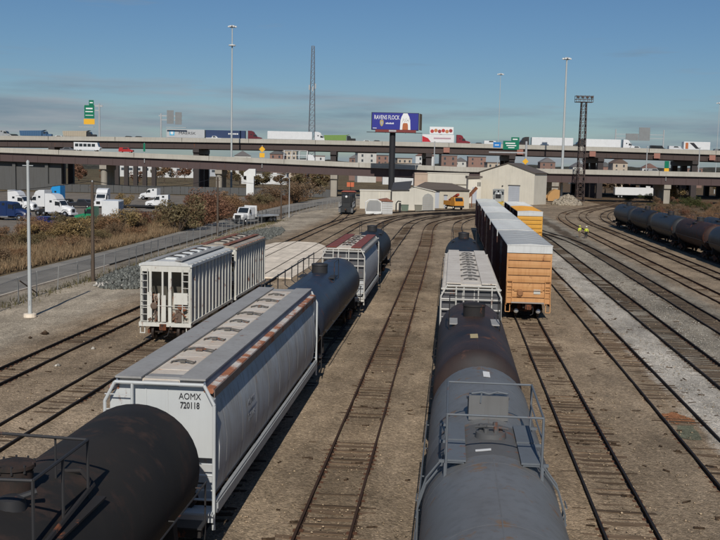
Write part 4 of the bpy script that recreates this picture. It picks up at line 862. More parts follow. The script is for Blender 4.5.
for a, b2, c, d2 in ((3.8, 8.6, 4.4, 7.0), (8.8, 13.0, 4.4, 9.4)): link('sign_back', MB().box(a, b2, -.5, -.3, c, d2), M_back, t)
t = thing('green_sign', 'green highway sign hung beside a small blue sign below the viaduct rail', 'road sign', hpt(520, 345, 0), YAW); zs = at(504, 149.5, 345).z
link('post', MB().cyl((0, 0, 0), (0, 0, zs+3.0), .38, n=10), M_galv, t); link('arm', MB().box(-13, 0, -.15, .15, zs-1.2, zs-.8), M_galv, t)
sign_panel(t, 'sign_panel', -8.2, -2.6, zs, zs+3.0, -.4, M_green, [(-7.4, -4.0, zs+2.2, .4), (-7.0, -3.6, zs+1.4, .35), (-6.4, -4.2, zs+.7, .3)]); sign_panel(t, 'exit_tab', -5.4, -2.6, zs+3.02, zs+4.3, -.4, M_green, [(-4.9, -3.2, zs+3.6, .4)]); sign_panel(t, 'blue_panel', -11.6, -9.0, zs+.6, zs+2.5, -.4, M_blu, [(-11.1, -9.6, zs+1.5, .3)])
link('yellow_panel', MB().prism([(-1.3, zs-4.0), (-.2, zs-5.1), (.9, zs-4.0), (-.2, zs-2.9)], -.55, -.42), M_yel, t)
s0 = on_low(258, .3); t = thing('warning_sign', 'yellow warning sign with two boards on the lower ramp rail', 'road sign', hw(s0), YAW)
link('post', MB().cyl((0, 0, -2), (0, 0, 5.2), .12, n=6), M_galv, t); link('sign_panel', MB().prism([(-1.0, 3.9), (0, 2.9), (1.0, 3.9), (0, 4.9)], -.2, -.12), M_yel, t); link('sign_panel', MB().box(-.8, .8, -.2, -.12, 1.3, 2.7), M_yel, t)
s0 = on_low(660, .3); t = thing('marker_sign', 'small yellow and green marker on the ramp rail at the right', 'road sign', hw(s0), YAW)
link('post', MB().cyl((0, 0, -2), (0, 0, 2.4), .1, n=6), M_galv, t); link('sign_panel', MB().box(-.75, .75, -.2, -.12, .6, 2.0), M_yel, t); link('green_panel', MB().box(-.7, .7, -.2, -.12, 2.02, 4.3), M_green, t)
s0 = on_low(141, .3); t = thing('marker_post', 'thin green marker post on the lower ramp rail', 'post', hw(s0), YAW); link('post', MB().cyl((0, 0, -2), (0, 0, 4.3), .13, n=6), M_galv, t); link('sleeve', MB().box(-.3, .3, -.2, -.14, 1.6, 4.2), M_green, t)
for x, lb in ((429, 'right of the billboard, standing on the lower ramp'), (640, 'standing on the lower ramp left of the yellow marker'), (692, 'standing on the lower ramp near the right edge')):
    s0 = on_low(x, 1); t = thing('lamp_post', 'plain grey post ' + lb, 'lamp post', hw(s0), YAW, 'posts on the ramp'); link('pole', MB().cyl((0, 0, -1), (0, 0, 8.6), .2, .14, 8), M_galv, t); link('cap', MB().box(-.3, .3, -.2, .2, 8.6, 8.8), M_galv, t)
# billboard
d = 298; base = hpt(387.2, d, 0); t = thing('billboard', 'wide blue billboard with a white headline on a thick black pole', 'billboard', base, YAW+R(1.5)); zb, zt = at(390, 132.5, d).z, at(390, 113, d).z
M_bb = mat('billboard blue', (.030, .035, .25), .5); M_bpole = mat('black pole', (.022, .022, .025), .7)
link('pole', MB().cyl((0, .6, -.2), (0, .6, zb), .95, .9, 16), M_bpole, t, smooth=40)
x0, x1 = -6.3, 7.6; link('face', MB().box(x0, x1, -.1, .1, zb+.9, zt), M_bb, t)
link('frame', MB().box(x0-.2, x1+.2, .11, .5, zb+.7, zt+.15), M_bpole, t); link('second_face', MB().sheet([(x1+.3, .2, zb+.9), (x1+1.3, 3.8, zb+.9), (x1+1.3, 3.8, zt), (x1+.3, .2, zt)], .15), paint('billboard side', (.16, .11, .06)), t)
link('apron', MB().box(x0+1.0, x1-.6, -.25, .1, zb+.1, zb+.85), mat('apron red', (.20, .045, .04), .7), t); link('apron_plate', MB().box(-1.2, 1.0, -.27, -.25, zb+.25, zb+.75), M_galv, t)
cw = MB().box(x0-1.6, x1+1.2, -1.3, -.3, zb-.1, zb+.05); link('catwalk', cw, M_bpole, t)
for k in range(5): a = x0+1+k*3; link('lamp_arm', MB().tube([(a, -.6, zb), (a, -2.0, zb-.3)], .05), M_bpole, t)
zf = zb+.9; hf = zt-zf
lettering(t, 'RAVENS FLOCK', 1.75, (x0+4.4, -.13, zf+hf*.72), (R(90), 0, 0), M_signw, .62, .012)
for k in range(6): link('small_print', MB().box(x0+4.1+k*.42, x0+4.42+k*.42, -.12, -.101, zf+hf*.33, zf+hf*.33+.34+.1*(k % 2)), M_signw, t)
link('fine_print', MB().box(x0+.25, x0+1.4, -.12, -.101, zf+.25, zf+.42), M_signw, t)
sh = [(-.55, .8), (.0, 1.0), (.55, .8), (.6, 0), (.35, -.7), (0, -1.0), (-.35, -.7), (-.6, 0)]
link('emblem', MB().prism([(x0+2.9+a*.95, zf+hf*.38+b*1.0) for a, b in sh], -.125, -.101), mat('emblem gold', (.42, .33, .12), .5), t); link('emblem_core', MB().prism([(x0+2.9+a*.5, zf+hf*.38+b*.55) for a, b in sh], -.14, -.126), mat('emblem grey', (.35, .34, .36), .5), t)
arch = [(-1.6, 0), (1.6, 0), (1.45, 2.9), (1.15, 3.9), (.6, hf-.02), (-.6, hf-.02), (-1.15, 3.9), (-1.45, 2.9)]
link('arch_print', MB().prism([(x0+10.0+a, zf+b) for a, b in arch], -.125, -.101), M_signw, t)
link('arch_core', MB().prism([(x0+10.0+a*.55, zf+min(b*.5, 2.0)) for a, b in arch], -.14, -.126), mat('arch orange', (.42, .13, .05), .6), t)
for k in range(7): a = x0+9.1+k*.3; link('scrawl', MB().bar((a, -.14, zf+2.3+.5*(k % 2)), (a+.32, -.14, zf+3.5-.4*(k % 3)), .16, .03), M_ink, t)
# food billboard far behind the red truck
t = thing('small_billboard', 'small billboard with red and white pictures behind the red truck', 'billboard', hpt(435, 400, 0), YAW); zz = at(435, 134, 400).z
link('pole', MB().cyl((0, .5, 0), (0, .5, zz), .5, n=10), M_bpole, t); link('face', MB().box(-4.6, 5.0, -.1, .3, zz, zz+2.9), M_signw, t)
for k in range(6): link('picture', MB().lathe([(-.13, .7), (-.11, .75)], (-3.6+k*1.5, 0, zz+1.1+.3*(k % 2)), 'Y', 10), mat('picture red', ((.45, .05, .04), (.5, .2, .08), (.3, .05, .05))[k % 3], .6), t)
# chain-link fence along the road
fp = [(-29.2, 50), (-29.9, 62), (-30.7, 70), (-30.6, 78), (-31.0, 92), (-32.0, 132), (-31.9, 190), (-29.5, 222), (-26.3, 242)]
t = thing('chain_link_fence', 'grey chain-link fence between the yard and the road', 'fence', (0, 0, 0)); fl = spline(fp, 3.0); M_mesh = mat('chain link wire', (.20, .20, .19), .7); M_fpost = paint('weathered fence post', (.26, .26, .25), dirt=.5, rust=.1)
q = NB(M_mesh); tr = q.n('ShaderNodeBsdfTransparent'); ms = q.n('ShaderNodeMixShader'); ms.inputs[0].default_value = .30; q.l(tr.outputs[0], ms.inputs[1]); q.l(q.b.outputs[0], ms.inputs[2]); q.l(ms.outputs[0], q.out.inputs[0])
acc = []; 
for a, b in zip(fl, fl[1:]):
    n = max(1, round((b-a).length/3)); acc += [a.lerp(b, k/n) for k in range(n)]
acc.append(fl[-1]); rs = random.Random(4)
for p in acc:
    o = link('post', cached('fence_post', lambda: MB().cyl((0, 0, -.1), (0, 0, 1.9), .045, n=6)), M_fpost, t); o.location = (p.x, p.y, GZ); o.rotation_euler = (rs.gauss(0, .03), rs.gauss(0, .03), 0)
link('top_rail', MB().tube([p+Vector((0, 0, GZ+1.78)) for p in acc], .018, 5), M_fpost, t)
wm = MB()
for a, b in zip(acc, acc[1:]): wm.add([a+Vector((0, 0, GZ+.02)), b+Vector((0, 0, GZ+.02)), b+Vector((0, 0, GZ+1.76)), a+Vector((0, 0, GZ+1.76))], [(0, 1, 2, 3)])
link('wire_mesh', wm, M_mesh, t); link('brace', MB().tube([acc[6]+Vector((0, 0, .1)), acc[5]+Vector((.1, 0, 1.5))], .05), M_woodp, t)
# far fence below the ramp
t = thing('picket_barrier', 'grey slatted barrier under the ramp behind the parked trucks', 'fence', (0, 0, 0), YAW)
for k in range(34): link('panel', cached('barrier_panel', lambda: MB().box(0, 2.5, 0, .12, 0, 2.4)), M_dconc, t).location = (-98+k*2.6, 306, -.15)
# rubble heap beside the fence
def heap(name, label, cx, cy, rx, ry, hh, n, mts, seed, smin=.1, smax=.35):
    rs = np.random.RandomState(seed); a = rs.rand(n)*6.28; rr = np.sqrt(rs.rand(n)); x = cx+rx*rr*np.cos(a); y = cy+ry*rr*np.sin(a); z = GZ+hh*(1-rr**1.3)*rs.rand(n)**.35
    s = smin+(smax-smin)*rs.rand(n)**2; base = np.array([(1, 0, 0), (-1, 0, 0), (0, 1, 0), (0, -1, 0), (0, 0, 1), (0, 0, -1)], float); tri = np.array([(0, 2, 4), (2, 1, 4), (1, 3, 4), (3, 0, 4), (2, 0, 5), (1, 2, 5), (3, 1, 5), (0, 3, 5)])
    V = base[None]*(.6+.7*rs.rand(n, 6, 1))*s[:, None, None]+np.stack([x, y, z], 1)[:, None]; F = (np.arange(n)*6)[:, None, None]+tri[None]
    return tag(stuff(link(name, np_mesh(name, V.reshape(-1, 3), F.reshape(-1, 3)), mts)), label, 'rubble')
M_rub = stone_mat('grey green rubble', (.135, .138, .122)); M_rubt = stone_mat('tan rubble', (.34, .29, .22)); M_rubw = stone_mat('white rubble', (.44, .41, .36))
heap('rubble_heap', 'heap of grey broken stone between the fence and the ribbed hoppers', -26.6, 84, 3.4, 9, 1.15, 2600, M_rub, 1); heap('white_rubble', 'scatter of white broken concrete in front of the grey heap', -27.2, 77.0, 1.9, 1.3, .3, 60, M_rubw, 2, .08, .3)
heap('stone_debris', 'low spread of grey stone along the fence behind the hoppers', -27.5, 128, 3.2, 26, .5, 2600, M_rub, 3, .1, .3); heap('pale_rubble', 'pale heap of broken stone beside the lattice tower', *gp(567, 204.5)[:2], 4.2, 4, 3.0, 700, M_rubt, 5, .25, .9)
for k, (x, y, s) in enumerate(((45, 334, .28), (93, 349, .22), (58, 366, .22), (30, 338, .15))):
    p = gp(x, y, GZ); o = tag(stones('rock', 1, p.x-.01, p.x+.01, p.y-.01, p.y+.01, s, s+.01, (M_wood, M_st2, M_st2, M_wood)[k], 20+k), ('dark lump lying left of the leftmost track', 'pale rock between the two left tracks', 'tan rock beside the second left track', 'small dark lump near the light pole')[k], 'rock'); del o['kind']
# ------------------------------------------------------------------ vehicles (local: facing +X, wheels on z = 0)
CP = {}
def carpaint(c, rough=.4):
    if c not in CP: CP[c] = paint('body %.2f %.2f %.2f' % c, c, dirt=.2, rough=rough, streak=.2)
    return CP[c]
def f_tw(): return MB().lathe([(-.14, .28), (-.14, .46), (-.10, .5), (.10, .5), (.14, .46), (.14, .28), (.08, .24), (.08, .08), (.14, .05)], axis='Y', n=14)
def f_dw(): return MB().lathe([(-.3, .28), (-.3, .46), (-.26, .5), (.26, .5), (.3, .46), (.3, .3), (.12, .26), (.12, .08)], axis='Y', n=14)
def wheels(t, xs, w, dual=True, sc=1.0):
    for x in xs:
        for s in (-1, 1):
            o = link('wheel', cached('dual_wheel' if dual else 'single_wheel', f_dw if dual else f_tw, 40), M_tyre, t); o.location = (x, s*w, .5*sc); o.scale = (sc, sc, sc); o.rotation_euler = (0, 0, 0 if s > 0 else math.pi)
            h = link('hub', cached('hub', lambda: MB().lathe([(0, .24), (.04, .22), (.07, .1)], axis='Y', n=10)), M_chrome, o); h.location = (0, .13, 0)
def tractor(label, loc, rz, col, sleeper=True, group=None, fair=True):
    t = thing('semi_tractor', label, 'truck', loc, rz, group); m = carpaint(col); xr = -1.0 if sleeper else .2
    link('chassis', MB().box(-3.4, 3.2, -.42, .42, .55, .85).box(-3.0, -1.6, -.5, .5, .86, 1.05), M_dark, t)
    link('hood', MB().loft([[(1.75, -1.0, .7), (1.75, 1.0, .7), (1.75, 1.0, 1.75), (1.75, .75, 2.0), (1.75, -.75, 2.0), (1.75, -1.0, 1.75)], [(3.3, -.98, .6), (3.3, .98, .6), (3.3, .9, 1.4), (3.3, .62, 1.65), (3.3, -.62, 1.65), (3.3, -.9, 1.4)], [(3.62, -.85, .62), (3.62, .85, .62), (3.62, .75, 1.25), (3.62, .5, 1.45), (3.62, -.5, 1.45), (3.62, -.75, 1.25)]]), m, t, smooth=40)
    cab = [(0.3, .75), (1.8, .75), (1.8, 1.98), (1.32, 2.78), (.9, 2.98), (.3, 3.02)]
    link('cab', MB().prism([(a, b) for a, b in cab], -1.12, 1.12).__class__().add(*_pr(cab, 1.12)), m, t, smooth=30)
    if sleeper:
        sp = [(-1.45, .75), (.3, .75), (.3, 3.02), (1.0, 3.05), (.55, 3.75), (-.2, 4.02), (-1.45, 4.05)] if fair else [(-1.3, .75), (.3, .75), (.3, 3.0), (-1.3, 3.1)]
        link('sleeper', MB().add(*_pr(sp, 1.2)), m, t, smooth=30)
        for s in (-1, 1): link('sleeper_window', MB().box(-.5, .0, min(s*1.2, s*1.215), max(s*1.2, s*1.215), 2.45, 2.85), M_glass, t)
    link('windscreen', MB().sheet([(1.82, -.95, 2.02), (1.82, .95, 2.02), (1.36, .9, 2.76), (1.36, -.9, 2.76)], .02), M_glass, t)
    for s in (-1, 1):
        link('side_window', MB().prism([(.55, 1.95), (1.62, 1.95), (1.28, 2.62), (.55, 2.68)], min(s*1.12, s*1.135), max(s*1.12, s*1.135)), M_glass, t)
        link('headlight', MB().box(3.45, 3.6, min(s*.6, s*.92), max(s*.6, s*.92), 1.0, 1.25), M_lamp, t); link('mirror', MB().box(1.5, 1.6, min(s*1.2, s*1.42), max(s*1.2, s*1.42), 1.9, 2.6), M_dark, t)
        link('fuel_tank', MB().cyl((-.9, s*.85, .62), (.5, s*.85, .62), .3, n=12), M_chrome, t); link('fender', MB().prism([(1.9, .95), (2.2, 1.25), (2.9, 1.25), (3.2, .95), (3.2, 1.02), (2.95, 1.33), (2.15, 1.33), (1.9, 1.03)], min(s*.72, s*1.16), max(s*.72, s*1.16)), m, t)
    link('grille', MB().box(3.62, 3.66, -.42, .42, .75, 1.35), M_dark, t); link('bumper', MB().bevbox(3.3, 3.85, -1.15, 1.15, .35, .68, .06), m if rnd.random() < .5 else M_chrome, t)
    wheels(t, (2.55,), .98, False); wheels(t, (-1.9, -3.1), .88)
    return t
def _pr(poly, w):
    mb = MB(); n = len(poly); P = [(a, b) for a, b in poly]; vs = [(a, -w, b) for a, b in P]+[(a, w, b) for a, b in P]
    return vs, [(i, (i+1) % n, n+(i+1) % n, n+i) for i in range(n)]+[tuple(range(n-1, -1, -1)), tuple(range(n, 2*n))]
def trailer(label, loc, rz, col, L=16.1, hh=2.75, group=None, ribs=False, name='semi_trailer', text=None, tcol=None, tand=True):
    t = thing(name, label, 'trailer', loc, rz, group); m = carpaint(col, .5)
    bd = link('box', MB().bevbox(-L/2, L/2, -1.28, 1.28, 1.22, 1.22+hh, .05), m, t)
    n = 16 if not ribs else 22
    for s in (-1, 1):
        rb = MB()
        for k in range(n+1): x = -L/2+.2+(L-.4)*k/n; rb.box(x-.05, x+.05, min(s*1.28, s*1.31), max(s*1.28, s*1.31), 1.3, 1.15+hh)
        stuff(link('side_ribs', rb, m, bd)); link('bottom_rail', MB().box(-L/2, L/2, min(s*1.2, s*1.30), max(s*1.2, s*1.30), 1.1, 1.215), M_galv, t)
    link('rear_door', MB().box(-L/2-.04, -L/2, -1.2, 1.2, 1.3, 1.1+hh), m, t); link('chassis', MB().box(-L/2+.1, L/2-.6, -.5, .5, .85, 1.09), M_dark, t); link('bumper_guard', MB().box(-L/2-.02, -L/2+.08, -1.1, 1.1, .5, .62), M_dark, t)
    for s in (-1, 1): link('landing_leg', MB().box(L/2-3.2, L/2-3.05, s*.75-.08, s*.75+.08, .05, 1.1), M_dark, t)
    wheels(t, (-L/2+1.4, -L/2+2.6), .95)
    if text: lettering(t, text, 1.35, (.6, -1.325, 1.25+hh*.5), (R(90), 0, 0), tcol or M_ink, 1.25)
    return t
def rig(label_t, label_b, p, facing, ct, cb, L=16.1, **k):           # p: centre of the trailer on the deck (s, d, z)
    f = 1 if facing > 0 else -1; rz = YAW+(0 if f > 0 else math.pi)
    b = trailer(label_b, hw(p), rz, cb, L, **k); q = (p[0]+f*(L/2+2.4), p[1], p[2]); tractor(label_t, hw(q), rz, ct, True); return b
def dump_truck(label, loc, rz, ccab, cbody, L=7.5):
    t = thing('dump_truck', label, 'truck', loc, rz); m = carpaint(ccab); mb_ = carpaint(cbody, .6)
    link('chassis', MB().box(-L+1.5, 3.0, -.42, .42, .6, .9), M_dark, t); link('hood', MB().bevbox(1.8, 3.5, -1.0, 1.0, .7, 1.9, .15), m, t); link('cab', MB().add(*_pr([(.3, .8), (1.85, .8), (1.85, 1.95), (1.5, 2.8), (.3, 2.85)], 1.15)), m, t)
    link('windscreen', MB().sheet([(1.87, -.95, 2.0), (1.87, .95, 2.0), (1.55, .9, 2.74), (1.55, -.9, 2.74)], .02), M_glass, t)
    for s in (-1, 1): link('side_window', MB().box(.6, 1.5, min(s*1.15, s*1.165), max(s*1.15, s*1.165), 1.95, 2.6), M_glass, t)
    bd = link('dump_body', MB().add(*_pr([(-L+1.3, 1.1), (.1, 1.1), (.15, 2.9), (1.2, 3.25), (1.2, 3.35), (0, 3.1), (-L+1.0, 2.9)], 1.25)), mb_, t)
    for s in (-1, 1):
        rb = MB(); [rb.box(x-.06, x+.06, min(s*1.25, s*1.33), max(s*1.25, s*1.33), 1.15, 2.85) for x in np.arange(-L+1.6, 0, .8)]; stuff(link('body_ribs', rb, mb_, bd))
    link('bumper', MB().box(3.5, 3.7, -1.1, 1.1, .5, .85), M_chrome, t); wheels(t, (2.6,), .98, False); wheels(t, (-L+2.3, -L+3.6), .9); return t
def car(label, loc, rz, col, kind='sedan', group=None):
    t = thing('car', label, 'car', loc, rz, group); m = carpaint(col, .3)
    prof = {'sedan': [(-2.3, .35), (2.3, .35), (2.35, .7), (1.3, .95), (.6, 1.42), (-.9, 1.45), (-1.6, 1.0), (-2.3, .95)], 'suv': [(-2.3, .4), (2.3, .4), (2.35, .95), (1.3, 1.1), (.7, 1.72), (-2.0, 1.76), (-2.3, 1.1)],
            'van': [(-2.7, .45), (2.7, .45), (2.75, 1.1), (2.0, 1.35), (1.4, 2.2), (-2.65, 2.25)], 'pickup': [(-2.8, .5), (2.7, .5), (2.75, 1.1), (1.5, 1.2), (.9, 1.85), (-.4, 1.88), (-.7, 1.25), (-2.8, 1.2)]}[kind]
    link('body', MB().add(*_pr(prof, .92)), m, t, smooth=35); top = max(b for a, b in prof)
    for s in (-1, 1): link('side_window', MB().prism([(-1.0 if kind != 'pickup' else -.3, top-.55), (.95, top-.55), (.5, top-.12), (-.8 if kind != 'pickup' else -.25, top-.1)], min(s*.92, s*.93), max(s*.92, s*.93)), M_glass, t)
    ws = sorted(prof, key=lambda p: -p[1])[0:2]
    link('windscreen', MB().box(1.0, 1.06, -.7, .7, top-.5, top-.2), M_glass, t)
    wheels(t, (1.5, -1.5), .80, False, .66); return t

UP, G = 'vehicles on the upper viaduct', None
WH = (.70, .70, .69)
def up(x, dd=3.0): return on_up(x, dd)
trailer('grey container trailer with a pale blue star emblem on the upper viaduct', hw(up(182.5, 3.2)), YAW, (.46, .47, .47), 13.8, 2.9, None, True, 'container_trailer', 'MAERSK', M_ink)
o = C.objects[-1]; par = [b for b in bpy.data.objects if b.get('label', '').startswith('grey container')][0]
star = []
for k in range(14): a = 6.283*k/14; r_ = .75 if k % 2 == 0 else .36; star.append((-4.9+r_*math.sin(a), 2.75+r_*math.cos(a)))
link('emblem_plate', MB().box(-5.8, -4.0, -1.325, -1.315, 1.85, 3.65), mat('emblem sky blue', (.10, .42, .62), .6), par); link('emblem_star', MB().prism(star, -1.345, -1.327), M_signw, par)
rig('maroon tractor pulling the dark blue container', 'dark blue container trailer coupled to a maroon tractor', up(222, 3.0), 1, (.12, .022, .03), (.028, .05, .12), 14.2, ribs=True, text='Transport' if 0 else None, name='container_trailer')
par = [b for b in bpy.data.objects if b.get('label', '').startswith('dark blue container')][0]
for k in range(6): link('letter_mark', MB().box(1.0+k*.62, 1.45+k*.62, -1.33, -1.315, 2.5, 3.0), M_signw, par)
car('small white pickup in front of the blue container', hw(up(210, 1.5)), YAW, WH, 'pickup')
rig('white tractor pulling the plain white trailer left of the billboard', 'plain white box trailer left of the billboard', up(285.5, 3), 1, WH, WH, 16.1)
dump_truck('blue dump truck near the left end of the upper viaduct', hw(up(40, 3)), YAW, (.05, .11, .20), (.05, .12, .22), 9.0)
dump_truck('dump truck with a beige body and dark cab left of the green sign', hw(up(84, 3)), YAW, (.03, .03, .035), (.42, .36, .27), 9.5)
car('small white car right behind the blue dump truck', hw(up(57, 3)), YAW, WH, 'sedan')
tractor('dark truck cut off by the left edge on the upper viaduct', hw(up(1, 3)), YAW, (.35, .36, .36), True, None, False); car('black car behind the truck at the left edge', hw(up(12, 3)), YAW, (.03, .03, .03), 'suv')
car('black sedan in front of the grey overhead signs', hw(up(126, 3)), YAW, (.02, .02, .025), 'sedan'); car('dark grey sedan just right of the black sedan', hw(up(136, 3)), YAW, (.035, .035, .04), 'sedan')
dump_truck('bright green dump truck left of the billboard', hw(up(341, 3)), YAW, (.03, .03, .03), (.17, .28, .07), 9.0); car('white car just left of the billboard', hw(up(362, 3)), YAW, WH, 'sedan'); car('dark sedan under the billboard catwalk', hw(up(372, 3)), YAW, (.04, .04, .05), 'sedan')
rig('maroon tractor right of the billboard with a food trailer', 'white trailer with a red front corner behind the billboard', up(432, 3), 1, (.20, .02, .03), (.72, .70, .68), 11.5)
par = [b for b in bpy.data.objects if b.get('label', '').startswith('white trailer with a red')][0]
link('red_panel', MB().prism([(-5.7, 1.3), (-2.6, 1.3), (-3.6, 2.6), (-5.7, 3.4)], -1.335, -1.315), mat('panel red', (.48, .02, .03), .5), par); link('letter_band', MB().box(-1.6, 4.6, -1.335, -1.315, 2.4, 2.9), mat('pale lettering', (.45, .30, .34), .6), par)
car('dark sedan left of the white van on the viaduct', hw(up(473, 3)), YAW, (.05, .05, .06), 'sedan'); car('white van left of the blue sign', hw(up(485, 3)), YAW, WH, 'van')
rig('black tractor facing left beside the green sign', 'white box trailer behind the black tractor by the green sign', up(545, 4), -1, (.04, .035, .035), WH, 15.0)
tractor('black tractor between two white trailers right of the light mast', hw(up(574, 8)), YAW+math.pi, (.03, .035, .035))
rig('white tractor right of the lattice tower', 'white box trailer passing behind the lattice tower', up(595, 7), 1, WH, WH, 13.0)
car('white car below the sign gantry', hw(up(629, 3)), YAW, WH, 'suv'); car('black pickup below the right post of the gantry', hw(up(650, 3)), YAW, (.02, .02, .022), 'van')
trailer('white trailer with dark and orange stripes at the far right', hw(up(688, 3)), YAW, WH, 9.5); par = C.objects[-1]
par = [b for b in bpy.data.objects if b.get('label', '').startswith('white trailer with dark and')][0]
link('orange_stripe', MB().box(-4.2, -3.2, -1.335, -1.315, 1.4, 3.6), mat('stripe orange', (.45, .14, .05), .6), par); link('dark_stripe', MB().prism([(-2.8, 3.6), (-1.2, 3.6), (.8, 1.5), (-.4, 1.5)], -1.335, -1.315), M_ink, par)
car('white van behind the striped trailer at the far right', hw(up(668, 3)), YAW, (.6, .6, .6), 'van'); car('grey car at the right edge of the viaduct', hw(up(712, 3)), YAW, (.2, .2, .2), 'suv')
# bus and cars on the lower ramp
p = on_low(85, 6); t = thing('shuttle_bus', 'white shuttle bus on the lower ramp under the blue dump truck', 'bus', hw((p[0], p[1], p[2]+.9)), YAW); m = carpaint(WH)
link('body', MB().add(*_pr([(-4.3, .5), (3.9, .5), (4.3, 1.3), (3.7, 1.6), (3.3, 2.9), (-4.3, 2.95)], 1.15)), m, t)
for k in range(5): link('side_window', MB().box(-3.9+k*1.35, -2.8+k*1.35, -1.17, -1.15, 1.55, 2.5), M_glass, t)
link('windscreen', MB().sheet([(3.72, -1, 1.62), (3.72, 1, 1.62), (3.34, 1, 2.8), (3.34, -1, 2.8)], .02), M_glass, t); wheels(t, (2.8, -2.8), 1.0, False, .85)
p = on_low(123, 6); car('red car on the lower ramp right of the shuttle bus', hw((p[0], p[1], p[2]+.9)), YAW, (.42, .03, .03), 'suv'); p = on_low(65, 6); car('grey car on the lower ramp left of the shuttle bus', hw((p[0], p[1], p[2]+.6)), YAW, (.12, .12, .13), 'sedan')
p = on_low(292, 5); t = thing('car_hauler', 'white open car hauler on the lower ramp left of the dark pier', 'truck', hw(p), YAW); fr = MB()
for z in (1.0, 2.4, 3.9): fr.box(-4.2, 3.4, -1.2, 1.2, z, z+.12)
link('decks', stuff(link('d', fr, M_galv, t)).data, M_galv, t) if 0 else None
for z in (1.0, 2.4, 3.9): link('deck_level', MB().box(-4.2, 3.4, -1.2, 1.2, z, z+.14), carpaint(WH), t)
for x in (-4.1, -1.6, .9, 3.3):
    for s in (-1, 1): link('upright', MB().bar((x, s*1.18, .6), (x+.3, s*1.18, 4.0), .14), carpaint(WH), t)
link('cab', MB().add(*_pr([(3.8, .6), (6.0, .6), (6.0, 1.6), (5.4, 2.7), (3.8, 2.8)], 1.15)), carpaint(WH), t); wheels(t, (5.2,), .95, False); wheels(t, (-3.0, -1.8), .9)
for x, z in ((-2.6, 1.14), (.8, 1.14), (-2.6, 2.54), (.8, 2.54)): pass
car('dark car on the lower ramp right of the pier', hw(on_low(660, 5)), YAW, (.05, .05, .05), 'sedan'); car('silver car on the lower ramp near the yellow marker', hw(on_low(648, 4)), YAW, (.3, .3, .3), 'suv')

# ------------------------------------------------------------------ truck lot on the left
def lot(x, y): p = gp(x, y, -.15); return p
tractor('dark blue tractor at the left edge of the truck lot', lot(9, 220), R(-8), (.012, .03, .10), True, None, False)
tractor('white tractor behind the dark blue one at the left edge', lot(18, 211), R(-5), WH)
tractor('white tractor facing right, the nearest white one in the lot', lot(56, 216), R(-12), WH)
tractor('white tractor facing left just behind the nearest white one', lot(42, 210), R(168), WH)
tractor('bright blue tractor peeking out behind two white tractors', lot(57, 203), R(175), (.02, .28, .62))
tractor('white tractor facing the camera under the ramp', lot(103, 207), R(-86), WH)
car('black pickup parked between the white tractors', lot(80, 208), R(20), (.025, .025, .03), 'pickup'); car('dark sedan parked behind the black pickup', lot(88, 206), R(10), (.03, .03, .04), 'sedan')
trailer('short white box trailer standing behind the green truck', lot(113, 224), R(-78), WH, 6.5, 2.6)
t = tractor('green day cab truck in the brush beside the white box', lot(98, 226), R(178), (.02, .22, .10), False)
tractor('white tractor cab in the far part of the lot', lot(154, 200), R(174), WH, True, None, False); tractor('white tractor nose down among the shrubs', lot(163, 209), R(186), WH, True, None, False)
t = thing('flatbed_trailer', 'dark flatbed trailer parked behind the white cab', 'trailer', lot(135, 212), R(12)); link('bed', MB().box(-6, 6, -1.25, 1.25, 1.1, 1.35), M_dark, t); link('chassis', MB().box(-5.8, 5, -.5, .5, .8, 1.09), M_dark, t); wheels(t, (-4.8, -3.5), .95)
car('dark blue car hidden in the brush below the white tractors', lot(52, 228), R(40), (.02, .03, .13), 'suv')
# flatbed truck on the road
t = thing('flatbed_truck', 'white flatbed truck driving toward the camera on the road', 'truck', gp(247, 224, -.1)+Vector((-.2, 2.0, 0)), R(-112)); m = carpaint(WH)
link('chassis', MB().box(-7.5, 2.2, -.42, .42, .6, .9), M_dark, t); link('hood', MB().bevbox(1.6, 3.1, -1.0, 1.0, .75, 1.75, .18), m, t); link('cab', MB().add(*_pr([(-.3, .8), (1.65, .8), (1.65, 1.8), (1.2, 2.7), (-.3, 2.75)], 1.15)), m, t); link('headboard', MB().box(-.75, -.6, -1.22, 1.22, 1.1, 3.0), m, t)
link('windscreen', MB().sheet([(1.67, -.98, 1.84), (1.67, .98, 1.84), (1.26, .92, 2.64), (1.26, -.92, 2.64)], .02), M_glass, t); link('grille', MB().box(3.1, 3.14, -.6, .6, .85, 1.5), M_dark, t); link('bed', MB().box(-7.8, -.76, -1.25, 1.25, 1.05, 1.25), M_galv, t); link('bumper', MB().box(3.12, 3.3, -1.15, 1.15, .4, .8), M_dark, t)
for s in (-1, 1): link('headlight', MB().box(3.0, 3.12, min(s*.65, s*.98), max(s*.65, s*.98), 1.0, 1.3), M_lamp, t); link('mirror', MB().box(1.3, 1.4, min(s*1.2, s*1.45), max(s*1.2, s*1.45), 1.8, 2.4), M_dark, t)
for k in range(6): link('stake', MB().bar((-7.4+k*1.2, -1.25, 1.2), (-7.4+k*1.2, -1.25, 2.0), .08), M_dark, t)
wheels(t, (2.3,), .98, False); wheels(t, (-5.4, -6.6), .9)
trailer('long white box trailer parked on the ground under the ramp at right', gp(635.5, 198.2, -.1), YAW, WH, 16.1)

